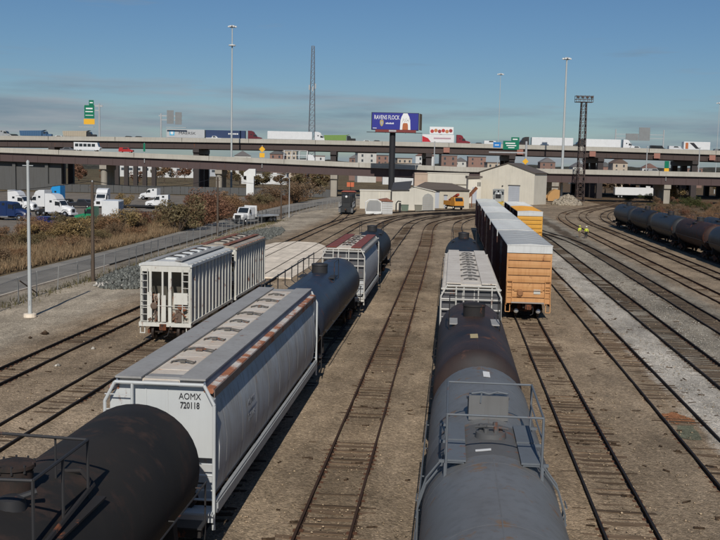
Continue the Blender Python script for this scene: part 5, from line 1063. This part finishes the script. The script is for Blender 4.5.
# ------------------------------------------------------------------ locomotives
def loco(label, loc, rz, mbody, mcab, mroof, mfr, L=12.0):
    t = thing('switcher_locomotive', label, 'locomotive', loc, rz); h = L/2
    link('frame', MB().box(-1.5, 1.5, -h, h, .95, 1.35), mfr, t); link('hood', MB().bevbox(-.95, .95, -h+1.2, h-3.6, 1.36, 3.7, .15), mbody, t); link('cab', MB().bevbox(-1.48, 1.48, h-3.5, h-.7, 1.36, 4.3, .12), mcab, t); link('cab_roof', MB().prism([(-1.6, 4.25), (-1.2, 4.5), (1.2, 4.5), (1.6, 4.25)], h-3.7, h-.5), mroof, t)
    link('nose_grille', MB().box(-.7, .7, -h+1.15, -h+1.2, 2.2, 3.3), M_dark, t); link('headlight', MB().lathe([(-.1, .22), (.0, .24), (.02, .1)], (0, -h+1.1, 3.5), 'Y', 12), M_lamp, t); link('stack', MB().lathe([(3.6, .25), (4.3, .22)], (0, -1.0, 0), 'Z', 10), M_dark, t)
    for s in (-1, 1):
        link('cab_window', MB().box(s*1.0-.35, s*1.0+.35, h-3.54, h-3.5, 3.0, 3.9), M_glass, t); link('side_window', MB().box(min(s*1.48, s*1.5), max(s*1.48, s*1.5), h-3.0, h-1.4, 3.0, 3.8), M_glass, t)
        hr = MB().tube([(s*1.42, -h+.1, 2.3), (s*1.42, h-3.6, 2.3)], .03); [hr.cyl((s*1.42, y, 1.35), (s*1.42, y, 2.3), .025, n=5) for y in np.arange(-h+.1, h-3.6, 1.5)]; link('handrail', hr, M_white, t)
        st_ = MB(); [st_.box(min(s*1.1, s*1.5), max(s*1.1, s*1.5), -h-.15, -h+.1, z, z+.05) for z in (.35, .65, .95)]; stuff(link('steps', st_, M_white, t))
    link('pilot', MB().box(-1.5, 1.5, -h-.12, -h-.001, .3, 1.3), mfr, t)
    for y in (-h+2.4, h-2.4): bogie(t, y)
    couplers(t, L+.7); return t
P_loco = paint('loco black', (.028, .030, .032), rust=.08, dirt=.4); P_locg = paint('loco grey', (.38, .39, .37), dirt=.5); P_locy = paint('loco yellow', (.52, .35, .05), dirt=.4); P_locr = paint('loco red roof', (.34, .09, .06), dirt=.3)
loco('black switcher locomotive with a red cab roof at the end of the spur', (-22.3, 208.5, 0), R(3), P_loco, P_loco, P_locr, P_loco, 13.0)
t = thing('traffic_beacon', 'orange boxes on a thin post behind the black locomotive', 'signal', (-22.8, 219, 0)); link('post', MB().cyl((0, 0, 0), (0, 0, 6.2), .1, n=6), M_dark, t)
for a in (-.5, .35): link('beacon_box', MB().box(a-.35, a+.4, -.2, .2, 5.2, 6.2), mat('beacon orange', (.55, .14, .06), .6), t)
loco('grey and yellow switcher locomotive in front of the shop door', (12.0, 262, 0), R(-3), P_locg, P_locg, P_locg, P_locy, 11.0)
# ------------------------------------------------------------------ workers
def person(label, loc, rz, pose, vestcol, trous, hat):
    t = thing('person', label, 'person', loc, rz); sk = mat('skin', (.36, .22, .16), .6)
    def skin(name, V, E, Rr, m, parent):
        me = bpy.data.meshes.new(name); me.from_pydata(V, E, []); o = bpy.data.objects.new(name, me); C.objects.link(o); o.parent = parent; md = o.modifiers.new('skin', 'SKIN'); md.use_smooth_shade = True; s2 = o.modifiers.new('sub', 'SUBSURF'); s2.levels = 1; s2.render_levels = 1
        for i, r in enumerate(Rr): me.skin_vertices[0].data[i].radius = (r, r)
        me.skin_vertices[0].data[0].use_root = True; me.materials.append(m); return o
    ar = pose
    V = [(0, 0, .95), (0, 0, 1.2), (0, 0, 1.42), (0, .0, 1.52), (0, .02, 1.60), (0, .02, 1.72), (.19, 0, 1.40), (.25, ar*.5, 1.15), (.24, ar+.06, .92), (.235, ar+.11, .83), (-.19, 0, 1.40), (-.26, -.02, 1.13), (-.24, .06, .90), (-.235, .09, .81), (.10, 0, .88), (.11, .03, .50), (.11, -.01, .10), (.11, .12, .05), (-.10, 0, .88), (-.12, -.04, .50), (-.13, -.06, .10), (-.13, .07, .05)]
    E = [(0, 1), (1, 2), (2, 3), (3, 4), (4, 5), (2, 6), (6, 7), (7, 8), (8, 9), (2, 10), (10, 11), (11, 12), (12, 13), (0, 14), (14, 15), (15, 16), (16, 17), (0, 18), (18, 19), (19, 20), (20, 21)]
    Rr = [.14, .135, .16, .06, .075, .10, .07, .05, .038, .04, .07, .05, .038, .04, .09, .065, .05, .045, .09, .065, .05, .045]
    b = skin('body', V, E, Rr, sk, t)
    vi = [0, 1, 2, 6, 7, 8, 10, 11, 12]; mp = {k: i for i, k in enumerate(vi)}; Ev = [(mp[a], mp[c]) for a, c in E if a in mp and c in mp]; skin('hi_vis_jacket', [V[i] for i in vi], Ev, [Rr[i]+.035 for i in vi], vestcol, b)
    vi = [0, 14, 15, 16, 18, 19, 20]; mp = {k: i for i, k in enumerate(vi)}; Ev = [(mp[a], mp[c]) for a, c in E if a in mp and c in mp]; skin('trousers', [V[i] for i in vi], Ev, [Rr[i]+.028 for i in vi], trous, b)
    link('hard_hat', MB().lathe([(1.70, .17), (1.715, .17), (1.72, .13), (1.80, .10), (1.84, .02)], (0, .02, 0), 'Z', 14), hat, b, smooth=40)
    return t
M_hv = mat('hi vis yellow', (.62, .70, .08), .7); M_jean = mat('dark trousers', (.03, .033, .04), .9); M_khaki = mat('tan trousers', (.20, .16, .11), .9)
p = gp(579.5, 237.5, GZ); person('worker in a hi-vis yellow jacket and tan trousers, the left of two', p, R(30), .2, M_hv, M_khaki, M_hv); p = gp(586, 238.3, GZ); person('worker in a hi-vis yellow jacket and dark trousers, the right of two', p, R(-40), .1, M_hv, M_jean, M_white)

# ------------------------------------------------------------------ yard buildings
M_cream = wall_paint('cream cladding', (.66, .61, .505)); M_cream2 = wall_paint('pale cream wall', (.58, .545, .46)); M_broof = paint('brown roof', (.13, .105, .085), dirt=.4); M_droof = paint('dark roof', (.07, .068, .068), dirt=.4); M_bdoor = wall_paint('pale grey door', (.42, .44, .47)); M_tanw = wall_paint('tan block', (.48, .36, .27))
# shop with the gable to the camera
p = hpt(475, 288, -.15); t = thing('gabled_shop', 'cream gabled workshop with a big grey door at the end of the yard', 'building', p, YAW-R(34)); w = 17.3; eh = at(500, 172.8, 286).z+.2; rh = at(500, 163.5, 286).z+.2; D = 8.5
link('wall', MB().prism([(0, 0), (w, 0), (w, eh), (w*.52, rh), (0, eh)], 0, .25), M_cream, t); sw = Vector((0, 1.0))
link('side_wall', MB().sheet([(w, .26, 0), (w+sw.x*D, sw.y*D, 0), (w+sw.x*D, sw.y*D, eh), (w, .26, eh)], -.2), M_cream, t); link('side_wall', MB().sheet([(0, .26, 0), (sw.x*D, sw.y*D, 0), (sw.x*D, sw.y*D, eh), (0, .26, eh)], .2), M_cream, t)
dx, dy = sw.x*D, sw.y*D
for a, b, nm in ((w*.52, w+.4, 0), (-.4, w*.52, 1)):
    za, zb_ = (rh, eh-.15) if nm == 0 else (eh-.15, rh)
    link('roof', MB().sheet([(a, -.35, za+.08), (b, -.35, zb_+.08), (b+dx, dy, zb_+.08), (a+dx, dy, za+.08)], .16), M_broof, t)
n = 22
for i in range(n): link('cladding_sheet', cached('cladding_rib', lambda: MB().box(-.05, .05, -.03, 0, 0, 1)), M_cream, t).location = (w*(i+.5)/n, 0, 0); C.objects[-1].scale = (1, 1, 1)
for o in [c for c in t.children if c.name.startswith('cladding_sheet')]: x = o.location.x; o.scale = (1, 1, (eh+(rh-eh)*(x/(w*.52) if x < w*.52 else (w-x)/(w*.48)))-.1)
link('side_trim', MB().box(w-.06, w+.05, -.06, .2, 0, eh), M_cream2, t)
dr = link('roller_door', MB().box(w*.54, w*.74, -.09, -.04, 0, 5.2), M_bdoor, t); link('door_frame', MB().box(w*.53, w*.75, -.12, -.04, 5.2, 5.45), M_dark, dr)
for i in range(8): link('door_slat', MB().box(w*.545, w*.735, -.12, -.09, .3+i*.62, .36+i*.62), M_bdoor, dr)
link('wall_lamp', MB().box(w*.42, w*.44, -.3, -.02, 5.0, 5.25), M_dark, t)
# lean-to left of the shop
p = hpt(463.5, 281, -.15); t = thing('lean_to', 'low cream annex with a grey door joined to the shop', 'building', p, YAW); k = 281/980; w = 13*k; h1 = at(470, 178.5, 281).z+.15
link('wall', MB().box(0, w, 0, 5, 0, h1), M_cream, t); link('roof', MB().prism([(-.3, h1), (w+.3, h1+.2), (w+.3, h1+.75), (-.3, h1+.75)], -.4, 5.2), M_broof, t); link('door', MB().box(w*.32, w*.68, -.06, 0, 0, 4.6), M_bdoor, t)
for i in range(3): link('window', MB().box(w*.72+i*.35, w*.72+i*.35+.2, -.05, 0, h1-2.2, h1-1.0), M_glass, t)
# long wall and tan block behind
p = hpt(423, 300, -.15); t = thing('long_warehouse', 'long low cream warehouse behind the brown-roofed shed', 'building', p, YAW); w = 41*300/980; h1 = at(440, 172.8, 300).z; link('wall', MB().box(0, w, 0, 8, 0, h1), M_cream2, t); link('coping', MB().box(-.1, w+.1, -.15, 8, h1, h1+.2), M_cream, t); link('ledge', MB().box(0, w, -.3, 0, h1-3.3, h1-3.1), M_concd, t)
p = hpt(410, 299, -.15); t = thing('tan_block', 'square tan panelled block left of the long cream warehouse', 'building', p, YAW); w = 13*299/980; h1 = at(415, 172.2, 299).z; link('wall', MB().box(0, w-.02, 0, 7, 0, h1), M_tanw, t); link('cornice', MB().box(-.05, w-.03, -.12, 0, h1-.35, h1), M_tanw, t)
for i in range(5): link('panel_joint', MB().box(0, w-.05, -.02, 0, .8+i*1.7, .86+i*1.7), M_concd, t)
# brown-roofed shed with two doors
d = 243; p = hpt(428, d, -.15); t = thing('brown_roofed_shed', 'cream shed with a brown hipped roof and two white doors', 'building', p, YAW); k = d/980; w = 37*k; h1 = at(450, 189, d).z
link('wall', MB().box(0, w, 0, 9, 0, h1), wall_paint('shed wall', (.52, .47, .37)), t); link('roof', MB().loft([[(-4.5, -.6, h1-.1), (w+.5, -.6, h1-.1), (w+.5, 9.5, h1-.1), (-4.5, 9.5, h1-.1)], [(-1.5, 4.0, h1+1.7), (w-4, 4.0, h1+1.5), (w-4, 5.0, h1+1.5), (-1.5, 5.0, h1+1.7)]]), M_broof, t)
for a, b, hh in ((3*k, 7*k, 3.9), (12*k, 15*k, 3.1)): dd_ = link('door', MB().box(a, b, -.08, 0, 0, hh), M_bdoor, t); link('door_frame', MB().box(a-.12, b+.12, -.06, 0, hh, hh+.25), M_dark, dd_)
# cream shed with arched tarp door
d = 229; p = hpt(388, d, -.15); t = thing('cream_shed', 'cream shed with a grey arched door right of the billboard pole', 'building', p, YAW); k = d/980; w = 43*k; h1 = at(400, 190, d).z
link('wall', MB().prism([(0, 0), (w, 0), (w, h1-.2), (w*.55, h1+.9), (w*.34, h1+.2), (0, h1)], 0, 7), M_cream2, t); link('roof', MB().sheet([(-.2, -.3, h1), (w*.40, -.3, h1+.1), (w*.5, 8, h1+2.1), (.5, 8, h1+1.6)], .14), M_droof, t); link('roof', MB().sheet([(w*.50, -.2, h1+1.0), (w+.2, -.3, h1-.15), (w+.2, 7.2, h1-.1), (w*.50, 7.2, h1+1.0)], .12), M_cream, t)
ad_ = [(w*.71+(w*.25)*i, z) for i, z in ((0, 0), (1, 0), (1, 3.0), (.8, 3.7), (.5, 4.0), (.2, 3.7), (0, 3.0))]; dd_ = link('arched_door', MB().prism(ad_, -.15, -.01), wall_paint('tarp grey', (.33, .325, .30)), t)
for i in range(6): link('door_rib', MB().box(w*.72, w*.95, -.18, -.151, .4+i*.5, .45+i*.5), M_concd, dd_)
for x, lb, c in ((401, 'grey-green bin at the left of the cream shed wall', (.13, .17, .13)), (414.5, 'brown-grey bin beside the arched door', (.20, .19, .15))):
    o = thing('waste_bin', lb, 'bin', hpt(x, 224, -.13), YAW, 'bins along the cream shed'); link('tub', MB().prism([(-.75, 0), (.75, 0), (.85, 1.35), (-.85, 1.35)], -.5, .5), carpaint(c, .8), o); link('lid', MB().box(-.9, .9, -.55, .55, 1.36, 1.45), carpaint(dk(c, .7), .8), o)
o = thing('pipe_stack', 'dark arched pipe rack at the left corner of the cream shed', 'rack', hpt(395, 222, -.13), YAW); link('arch', MB().tube([(-.6, 0, 0), (-.6, 0, 1.7), (-.2, 0, 2.3), (.5, 0, 2.2)], .14), M_dark, o); link('upright', MB().box(.0, .5, -.2, .2, 0, 1.9), M_dark, o)
# cream wall left of the pole
d = 232; p = hpt(356, d, -.15); t = thing('cream_storehouse', 'flat-roofed cream storehouse between the locomotive and the billboard pole', 'building', p, YAW); w = 30.5*d/980; h1 = at(370, 190.5, d).z; link('wall', MB().box(0, w, 0, 8, 0, h1), M_cream2, t); link('roof_edge', MB().box(-.1, w+.1, -.12, 8, h1, h1+.22), M_cream, t); link('pilaster', MB().box(w*.62, w*.64, -.1, -.001, 0, h1-.1), M_cream, t)
# small shed in front
d = 207; p = hpt(362, d, -.13); t = thing('small_shed', 'small white shed with a rusty lean roof and a grey tarp side', 'shed', p, YAW+R(3)); k = d/980
link('tarp_front', MB().prism([(.1, .6), (15*k, .6), (15*k, 2.3), (12*k, 2.8), (4*k, 2.8), (.4, 2.3)], 0, .3), wall_paint('tarp dim', (.30, .30, .29)), t); link('base', MB().box(0, 16*k, -.05, .5, 0, .58), M_white, t); link('corner_frame', MB().tube([(0, -.02, .5), (0, -.02, 2.5), (3.5*k, -.02, 3.0), (12*k, -.02, 3.0), (15.8*k, -.02, 2.4), (15.8*k, -.02, .4)], .12), M_white, t)
sh_ = link('cabin', MB().box(16.5*k, 27*k, .2, 3.0, 0, 2.7), wall_paint('cabin pale', (.52, .52, .50)), t); link('cabin_roof', MB().prism([(11*k, 3.0), (22*k, 3.35), (27.5*k, 2.75), (27.5*k, 2.65), (16*k, 2.72)], .0, 3.2), paint('rust roof', (.24, .10, .065), rust=.3), t)
for i in range(5): link('siding_board', MB().box(16.6*k, 26.9*k, .16, .199, .2+i*.5, .24+i*.5), M_concd, sh_)
# orange hi-rail truck and rusty conveyor
p = hpt(450, 236, 0); t = thing('rail_truck', 'orange rail maintenance truck with a red boom in front of the shed doors', 'truck', p, YAW-R(70)); mo = carpaint((.62, .27, .04))
link('chassis', MB().box(-3.4, 2.9, -.5, .5, .55, .95), M_dark, t); link('cab', MB().add(*_pr([(.6, .9), (2.9, .9), (2.9, 1.9), (2.5, 2.9), (.6, 2.95)], 1.2)), mo, t); link('windscreen', MB().sheet([(2.92, -1.0, 2.0), (2.92, 1.0, 2.0), (2.55, .95, 2.8), (2.55, -.95, 2.8)], .02), M_glass, t); link('bed', MB().box(-3.4, .5, -1.2, 1.2, .96, 2.0), mo, t); link('boom', MB().bar((-2.5, 0, 2.0), (1.8, .2, 3.6), .6, .5), carpaint((.30, .05, .03)), t); link('bumper', MB().box(2.9, 3.15, -1.2, 1.2, .5, .95), M_dark, t); wheels(t, (2.0, -2.2), 1.0, False)
p = hpt(463, 250, 0); t = thing('conveyor', 'rusty brown inclined conveyor beside the orange truck', 'conveyor', p, YAW); link('belt_frame', MB().bar((-1.6, 0, .5), (2.4, .5, 5.0), .8, .7), paint_rusty, t); link('leg', MB().bar((1.2, .3, 0), (1.2, .3, 3.4), .2), paint_rusty, t); link('leg', MB().bar((-.8, 0, 0), (-.8, 0, 1.1), .2), paint_rusty, t)
# tan tank by the mast
p = hpt(550, 306, 0); t = thing('tan_hopper_bin', 'tan steel bin lying beside the tall light mast', 'bin', p, YAW); link('shell', MB().prism([(-2.0, .2), (1.6, .2), (1.6, 3.6), (.2, 3.9), (-1.2, 3.0), (-2.2, 1.6)], 0, 3.0), carpaint((.46, .26, .10), .8), t); link('chute', MB().prism([(-3.4, 1.2), (-2.1, 1.0), (-2.1, 2.0), (-3.4, 1.7)], .8, 2.0), carpaint((.46, .26, .10), .8), t)
# ------------------------------------------------------------------ far town between the decks, hills
M_win = mat('far window', (.05, .06, .07), .4)
def house(label, x, d, w, h, zb, col, roofc, rz=0, flat=False, nw=3):
    t = thing('house', label, 'house', hpt(x, d, zb), YAW+rz, 'houses seen between the two decks'); m = wall_paint('house wall', col)
    link('wall', MB().box(-w/2, w/2, 0, 9, -8, h), m, t)
    if flat: link('roof', MB().box(-w/2-.2, w/2+.2, -.3, 9.3, h, h+.5), carpaint(roofc, .9), t)
    else: link('roof', MB().prism([(-w/2-.4, h), (w/2+.4, h), (0, h+w*.32)], -.4, 9.4), carpaint(roofc, .9), t)
    for k in range(nw):
        for j in range(2): o = link('window', MB().box(-.55, .55, -.06, 0, 0, 1.5), M_win, t); o.location = (-w/2+w*(k+.5)/nw, 0, h-2.4-j*3.0)
    return t
cols = [((.55, .53, .48), (.16, .15, .15)), ((.27, .16, .125), (.12, .12, .12)), ((.48, .40, .31), (.14, .10, .08)), ((.62, .61, .58), (.20, .12, .10)), ((.23, .14, .11), (.18, .17, .17))]
lab = ['grey-white house seen between the decks', 'red brick house seen between the decks', 'tan house seen between the decks', 'white house seen between the decks', 'dark brick house seen between the decks']
r = random.Random(21); places = ['left of the yellow warning sign', 'right of the yellow warning sign', 'by the car hauler', 'just left of the dark pier', 'right of the dark pier', 'left of the billboard pole', 'just left of the thick black pole', 'right of the black pole', 'left of the grey post', 'under the red truck', 'near the orange board', 'left of the blue sign', 'behind the blue sign', 'right of the green sign', 'behind the tall mast', 'left of the lattice tower', 'right of the lattice tower', 'near the sign gantry', 'below the gantry post', 'at the far right']
xs = [240, 272, 283, 312, 352, 364, 376, 398, 422, 445, 456, 472, 489, 500, 540, 572, 600, 615, 645, 690]
for i, (x, pl) in enumerate(zip(xs, places)):
    c = i % 5; house(lab[c]+' '+pl, x+r.uniform(-2, 2), 560+r.uniform(0, 160), r.uniform(8, 13), r.uniform(9, 12.5) if x < 480 else r.uniform(7, 10), r.uniform(3, 7), cols[c][0], cols[c][1], r.uniform(-.2, .2), r.random() < .45, r.choice((2, 3)))
for x, d, w, h, col, lb in ((400, 540, 24, 11.2, (.62, .62, .60), 'long white flat-roofed block between the decks right of the black pole'), (155, 620, 60, 7.0, (.60, .60, .58), 'long white warehouse far under the ramp on the left'), (260, 480, 22, 5.0, (.62, .62, .6), 'white flat store far under the ramp'), (185, 700, 40, 6, (.40, .42, .44), 'grey warehouse far under the ramp')):
    t = thing('warehouse', lb, 'building', hpt(x, d, 0), YAW); link('wall', MB().box(-w/2, w/2, 0, 15, -1, h), wall_paint('warehouse wall', col), t); link('roof', MB().box(-w/2-.3, w/2+.3, -.3, 15.3, h, h+.4), M_broof, t)
    for k in range(int(w/5)): link('window', MB().box(-w/2+1.5+k*5, -w/2+3.7+k*5, -.06, 0, h-3.2, h-1.6), M_win, t)
def ridge():
    xs_ = np.linspace(-900, 900, 121); rs = np.random.RandomState(5); hgt = np.interp(np.arange(121), np.linspace(0, 120, 25), 11+5*rs.rand(25))+rs.rand(121)*3
    V = []; F = []
    for i, (x, h) in enumerate(zip(xs_, hgt)):
        for d_, hh in ((1050, -1), (1180, h*.55), (1320, h), (1700, h*.8), (2400, -1)): V.append(tuple(hw((x, d_, hh))))
    for i in range(120):
        for k in range(4): a = i*5+k; F.append((a, a+5, a+6, a+1))
    return MB().add(V, F)
struct(link('hills', ridge(), ground_mat('wooded hill', [(-900, (.085, .08, .06)), (900, (.085, .08, .06))], -900, 900, grain=.2, wob=60, bump=.5), smooth=60))

# ------------------------------------------------------------------ vegetation
def leaf_mat(name, c, tr=.25):
    m = mat(name, c, .85, spec=.1); q = NB(m); v = q.coord()
    wn = q.n('ShaderNodeTexWhiteNoise'); sn = q.n('ShaderNodeVectorMath', operation='SNAP'); sn.inputs[1].default_value = (.25, .25, .25); q.l(v, sn.inputs[0]); q.l(sn.outputs[0], wn.inputs['Vector'])
    cl = q.mix(1.0, c, q.ramp(wn.outputs['Value'], [(0, .5), (.6, 1.0), (1, 1.6)]), 'MULTIPLY'); cl = q.mix(q.math('MULTIPLY', q.ramp(q.noise(v, .8, 4), [(.4, 0), (.65, 1)]), .6), cl, (c[0]*1.1, c[1]*.9, c[2]*.8))
    q.l(cl, q.b.inputs['Base Color']); return m
L_or = leaf_mat('leaves rust', (.21, .13, .072)); L_br = leaf_mat('leaves brown', (.175, .122, .075)); L_ol = leaf_mat('leaves olive', (.15, .122, .065)); L_yel = leaf_mat('leaves yellow', (.24, .175, .08)); L_gr = leaf_mat('leaves green', (.065, .075, .028)); L_rd = leaf_mat('leaves red', (.17, .095, .062))
M_stem = mat('twigs', (.085, .062, .045), .9)
def crown(seed, n=3400, leaf=.052, tall=1.0):
    rs = np.random.RandomState(seed); nb = 9; cen = np.stack([rs.normal(0, .45, nb), rs.normal(0, .45, nb), .35+.75*rs.rand(nb)*tall], 1); rad = .22+.25*rs.rand(nb)
    k = rs.randint(0, nb, n); u = rs.normal(size=(n, 3)); u /= np.linalg.norm(u, axis=1)[:, None]; p = cen[k]+u*(rad[k]*(.35+.75*rs.rand(n)**.5))[:, None]*np.array([1, 1, .9]); p[:, 2] = np.maximum(p[:, 2], .03+.1*rs.rand(n))
    a = rs.normal(size=(n, 3)); b = rs.normal(size=(n, 3)); a /= np.linalg.norm(a, axis=1)[:, None]; b -= a*(a*b).sum(1)[:, None]; b /= np.linalg.norm(b, axis=1)[:, None]; s = leaf*(.45+.75*rs.rand(n))[:, None]
    V = np.stack([p-a*s, p+b*s*.45, p+a*s, p-b*s*.45], 1).reshape(-1, 3); return np_mesh('crown', V, np.arange(4*n).reshape(-1, 4))
def stems(seed, n=9):
    r = random.Random(seed); m = MB()
    for k in range(n):
        a = r.uniform(0, 6.28); b = r.uniform(.2, .6); z = r.uniform(.6, 1.15); p1 = (b*.5*math.cos(a), b*.5*math.sin(a), z*.5); p2 = (b*math.cos(a)+r.uniform(-.1, .1), b*math.sin(a), z)
        m.cyl((.05*math.cos(a), .05*math.sin(a), -.05), p1, .022, .014, 5, False); m.cyl(p1, p2, .014, .004, 4, False); m.cyl(p1, (p1[0]+r.uniform(-.25, .25), p1[1]+r.uniform(-.25, .25), z*.95), .010, .003, 4, False)
    return m
CR = [crown(s) for s in range(7)]; SPARSE = [crown(50+s, 1100, .05) for s in range(3)]; ST = [stems(s).mesh('stems') for s in range(4)]
def shrub(loc, sc, m, label, group, rs, sparse=False, name='shrub'):
    t = thing(name, label, 'shrub', loc, rs.uniform(0, 6.28), group); o = link('crown', rs.choice(SPARSE if sparse else CR), m, t); s = link('stems', rs.choice(ST), M_stem, t); sx = sc*rs.uniform(.85, 1.3)
    for q_ in (o, s): q_.scale = (sx, sx, sc*rs.uniform(.85, 1.1))
    return t
rs = random.Random(9)
LB = {'or': ('rust-orange shrub in the brush along the road', L_or), 'br': ('dry brown shrub in the brush along the road', L_br), 'ol': ('olive shrub in the brush along the road', L_ol), 'yl': ('yellow-leaved shrub in the brush along the road', L_yel), 'rd': ('reddish shrub in the brush along the road', L_rd)}
def brush(n, f, sizes, pal):
    for k in range(n):
        x, y = f(); key = rs.choice(pal); shrub((x, y, -.2), rs.uniform(*sizes), LB[key][1], LB[key][0], 'shrubs along the road', rs, rs.random() < .25)
brush(70, lambda: (rs.uniform(-56, -41.2), rs.uniform(80, 130)), (.7, 1.5), ['or', 'br', 'or', 'br', 'ol'])
brush(26, lambda: (rs.uniform(-56, -43.5), rs.uniform(118, 150)), (1.0, 2.0), ['or', 'ol', 'br', 'yl'])
brush(30, lambda: (rs.uniform(-49, -43), rs.uniform(140, 205)), (1.3, 2.5), ['br', 'rd', 'or', 'ol', 'rd'])
brush(16, lambda: (rs.uniform(-50, -43.5), rs.uniform(205, 275)), (1.2, 2.6), ['br', 'rd', 'ol'])
for x, y, s, m, lb in ((70, 241, 2.5, L_yel, 'tall yellow-olive bush rising below the white tractors'), (84, 240, 1.8, L_ol, 'tall olive bush left of the dark wooden pole'), (122, 232, 2.4, L_yel, 'yellow bush beside the white box trailer'), (178, 232, 3.6, L_ol, 'olive bush in front of the nose-down white tractor'), (195, 226, 4.0, L_rd, 'big red-brown bush left of the second wooden pole'), (208, 220, 4.2, L_rd, 'big rust-red bush beside the second wooden pole'), (228, 214, 3.6, L_or, 'rust bush just left of the flatbed truck'), (125, 206, 2.2, L_yel, 'low yellow bush under the ramp'), (268, 203, 3.0, L_br, 'brown bush behind the flatbed truck'), (305, 200, 5.2, L_br, 'tall bare brown tree beside the street lamp'), (295, 203, 4.2, L_br, 'brown bush at the foot of the street lamp')):
    shrub(gp(x, y, -.2), s, m, lb, 'big bushes along the road', rs, 'bare' in lb)
RB = {'br': ('dry brown scrub bush right of the dark tank cars', L_br), 'rd': ('reddish scrub bush right of the dark tank cars', L_rd), 'gr': ('dull green scrub bush right of the dark tank cars', L_gr)}
for k in range(120):
    y = rs.uniform(140, 330); x = rs.uniform(41+max(0, (y-200)*.17), 60+(y-150)*.30); key = rs.choice(['br', 'rd', 'br', 'rd', 'gr', 'br', 'br']); shrub((x, y, -.2), rs.uniform(.7, 1.7), RB[key][1], RB[key][0], 'scrub on the right', rs, rs.random() < .3)
for x, y, s, m, lb in ((671, 203, 4.6, L_yel, 'golden-leaved small tree beside the white trailer on the ground'), (650, 201, 2.2, L_gr, 'dark green bush in front of the white trailer'), (690, 207, 2.8, L_gr, 'dark green bush right of the golden tree'), (628, 201, 1.6, L_gr, 'small dark bush before the left end of the white trailer')): shrub(gp(x, y, -.2), s, m, lb, None, rs)
# dry grass
def blades(name, label, n, f, hmin, hmax, m, seed):
    r_ = np.random.RandomState(seed); x, y = f(r_, n); a = r_.rand(n)*6.28; h = hmin+(hmax-hmin)*r_.rand(n); w = .03+.03*r_.rand(n); lx, ly = r_.normal(0, .25, n)*h, r_.normal(0, .25, n)*h
    z = np.full(n, -.22); A = np.stack([x-np.cos(a)*w, y-np.sin(a)*w, z], 1); B = np.stack([x+np.cos(a)*w, y+np.sin(a)*w, z], 1); T = np.stack([x+lx, y+ly, z+h], 1)
    return tag(stuff(link(name, np_mesh(name, np.stack([A, B, T], 1).reshape(-1, 3), np.arange(3*n).reshape(-1, 3)), m)), label, 'grass')
G1 = leaf_mat('dry grass tan', (.235, .17, .10)); G2 = leaf_mat('dry grass brown', (.16, .10, .058)); G3 = leaf_mat('weeds', (.11, .10, .045))
blades('dry_grass', 'tall dry tan grass along the road verge on the left', 42000, lambda r_, n: (-39.6-16*r_.rand(n)**1.3, 70+85*r_.rand(n)), .3, 1.05, G1, 1)
blades('roadside_weeds', 'dry weeds between the road and the truck lot', 22000, lambda r_, n: (-41.5-9*r_.rand(n), 150+130*r_.rand(n)), .4, 1.3, G2, 2)
def rf(r_, n): y = 135+200*r_.rand(n); return 39+np.maximum(0, (y-190)*.2)+26*r_.rand(n)+(y-135)*.10, y
blades('scrub_grass', 'dry red-brown grass beyond the dark tank cars', 80000, rf, .5, 1.4, G2, 3)
blades('fence_weeds', 'sparse weeds at the foot of the chain-link fence', 3500, lambda r_, n: (-30.8+r_.normal(0, .5, n), 55+120*r_.rand(n)), .1, .45, G3, 4)
# distant trees under the ramp
DT = [crown(80+s, 1600, .10, 1.5) for s in range(4)]
tl = [('brown', L_br), ('olive', L_ol), ('rust', L_rd)]
for k in range(34):
    x = rs.uniform(60, 330) if k < 20 else rs.uniform(560, 715); d = rs.uniform(400, 560); c = rs.choice(tl); t = thing('tree', 'distant %s autumn tree seen under the decks' % c[0], 'tree', hpt(x, d, -.3), rs.uniform(0, 6), 'trees beyond the viaduct'); s = rs.uniform(3.0, 5.2)
    o = link('crown', rs.choice(DT), c[1], t); o.scale = (s, s, s*.9); o.location = (0, 0, s*.15); link('trunk', cached('far_trunk', lambda: MB().cyl((0, 0, 0), (.1, 0, 3.2), .28, .12, 6)), M_stem, t)
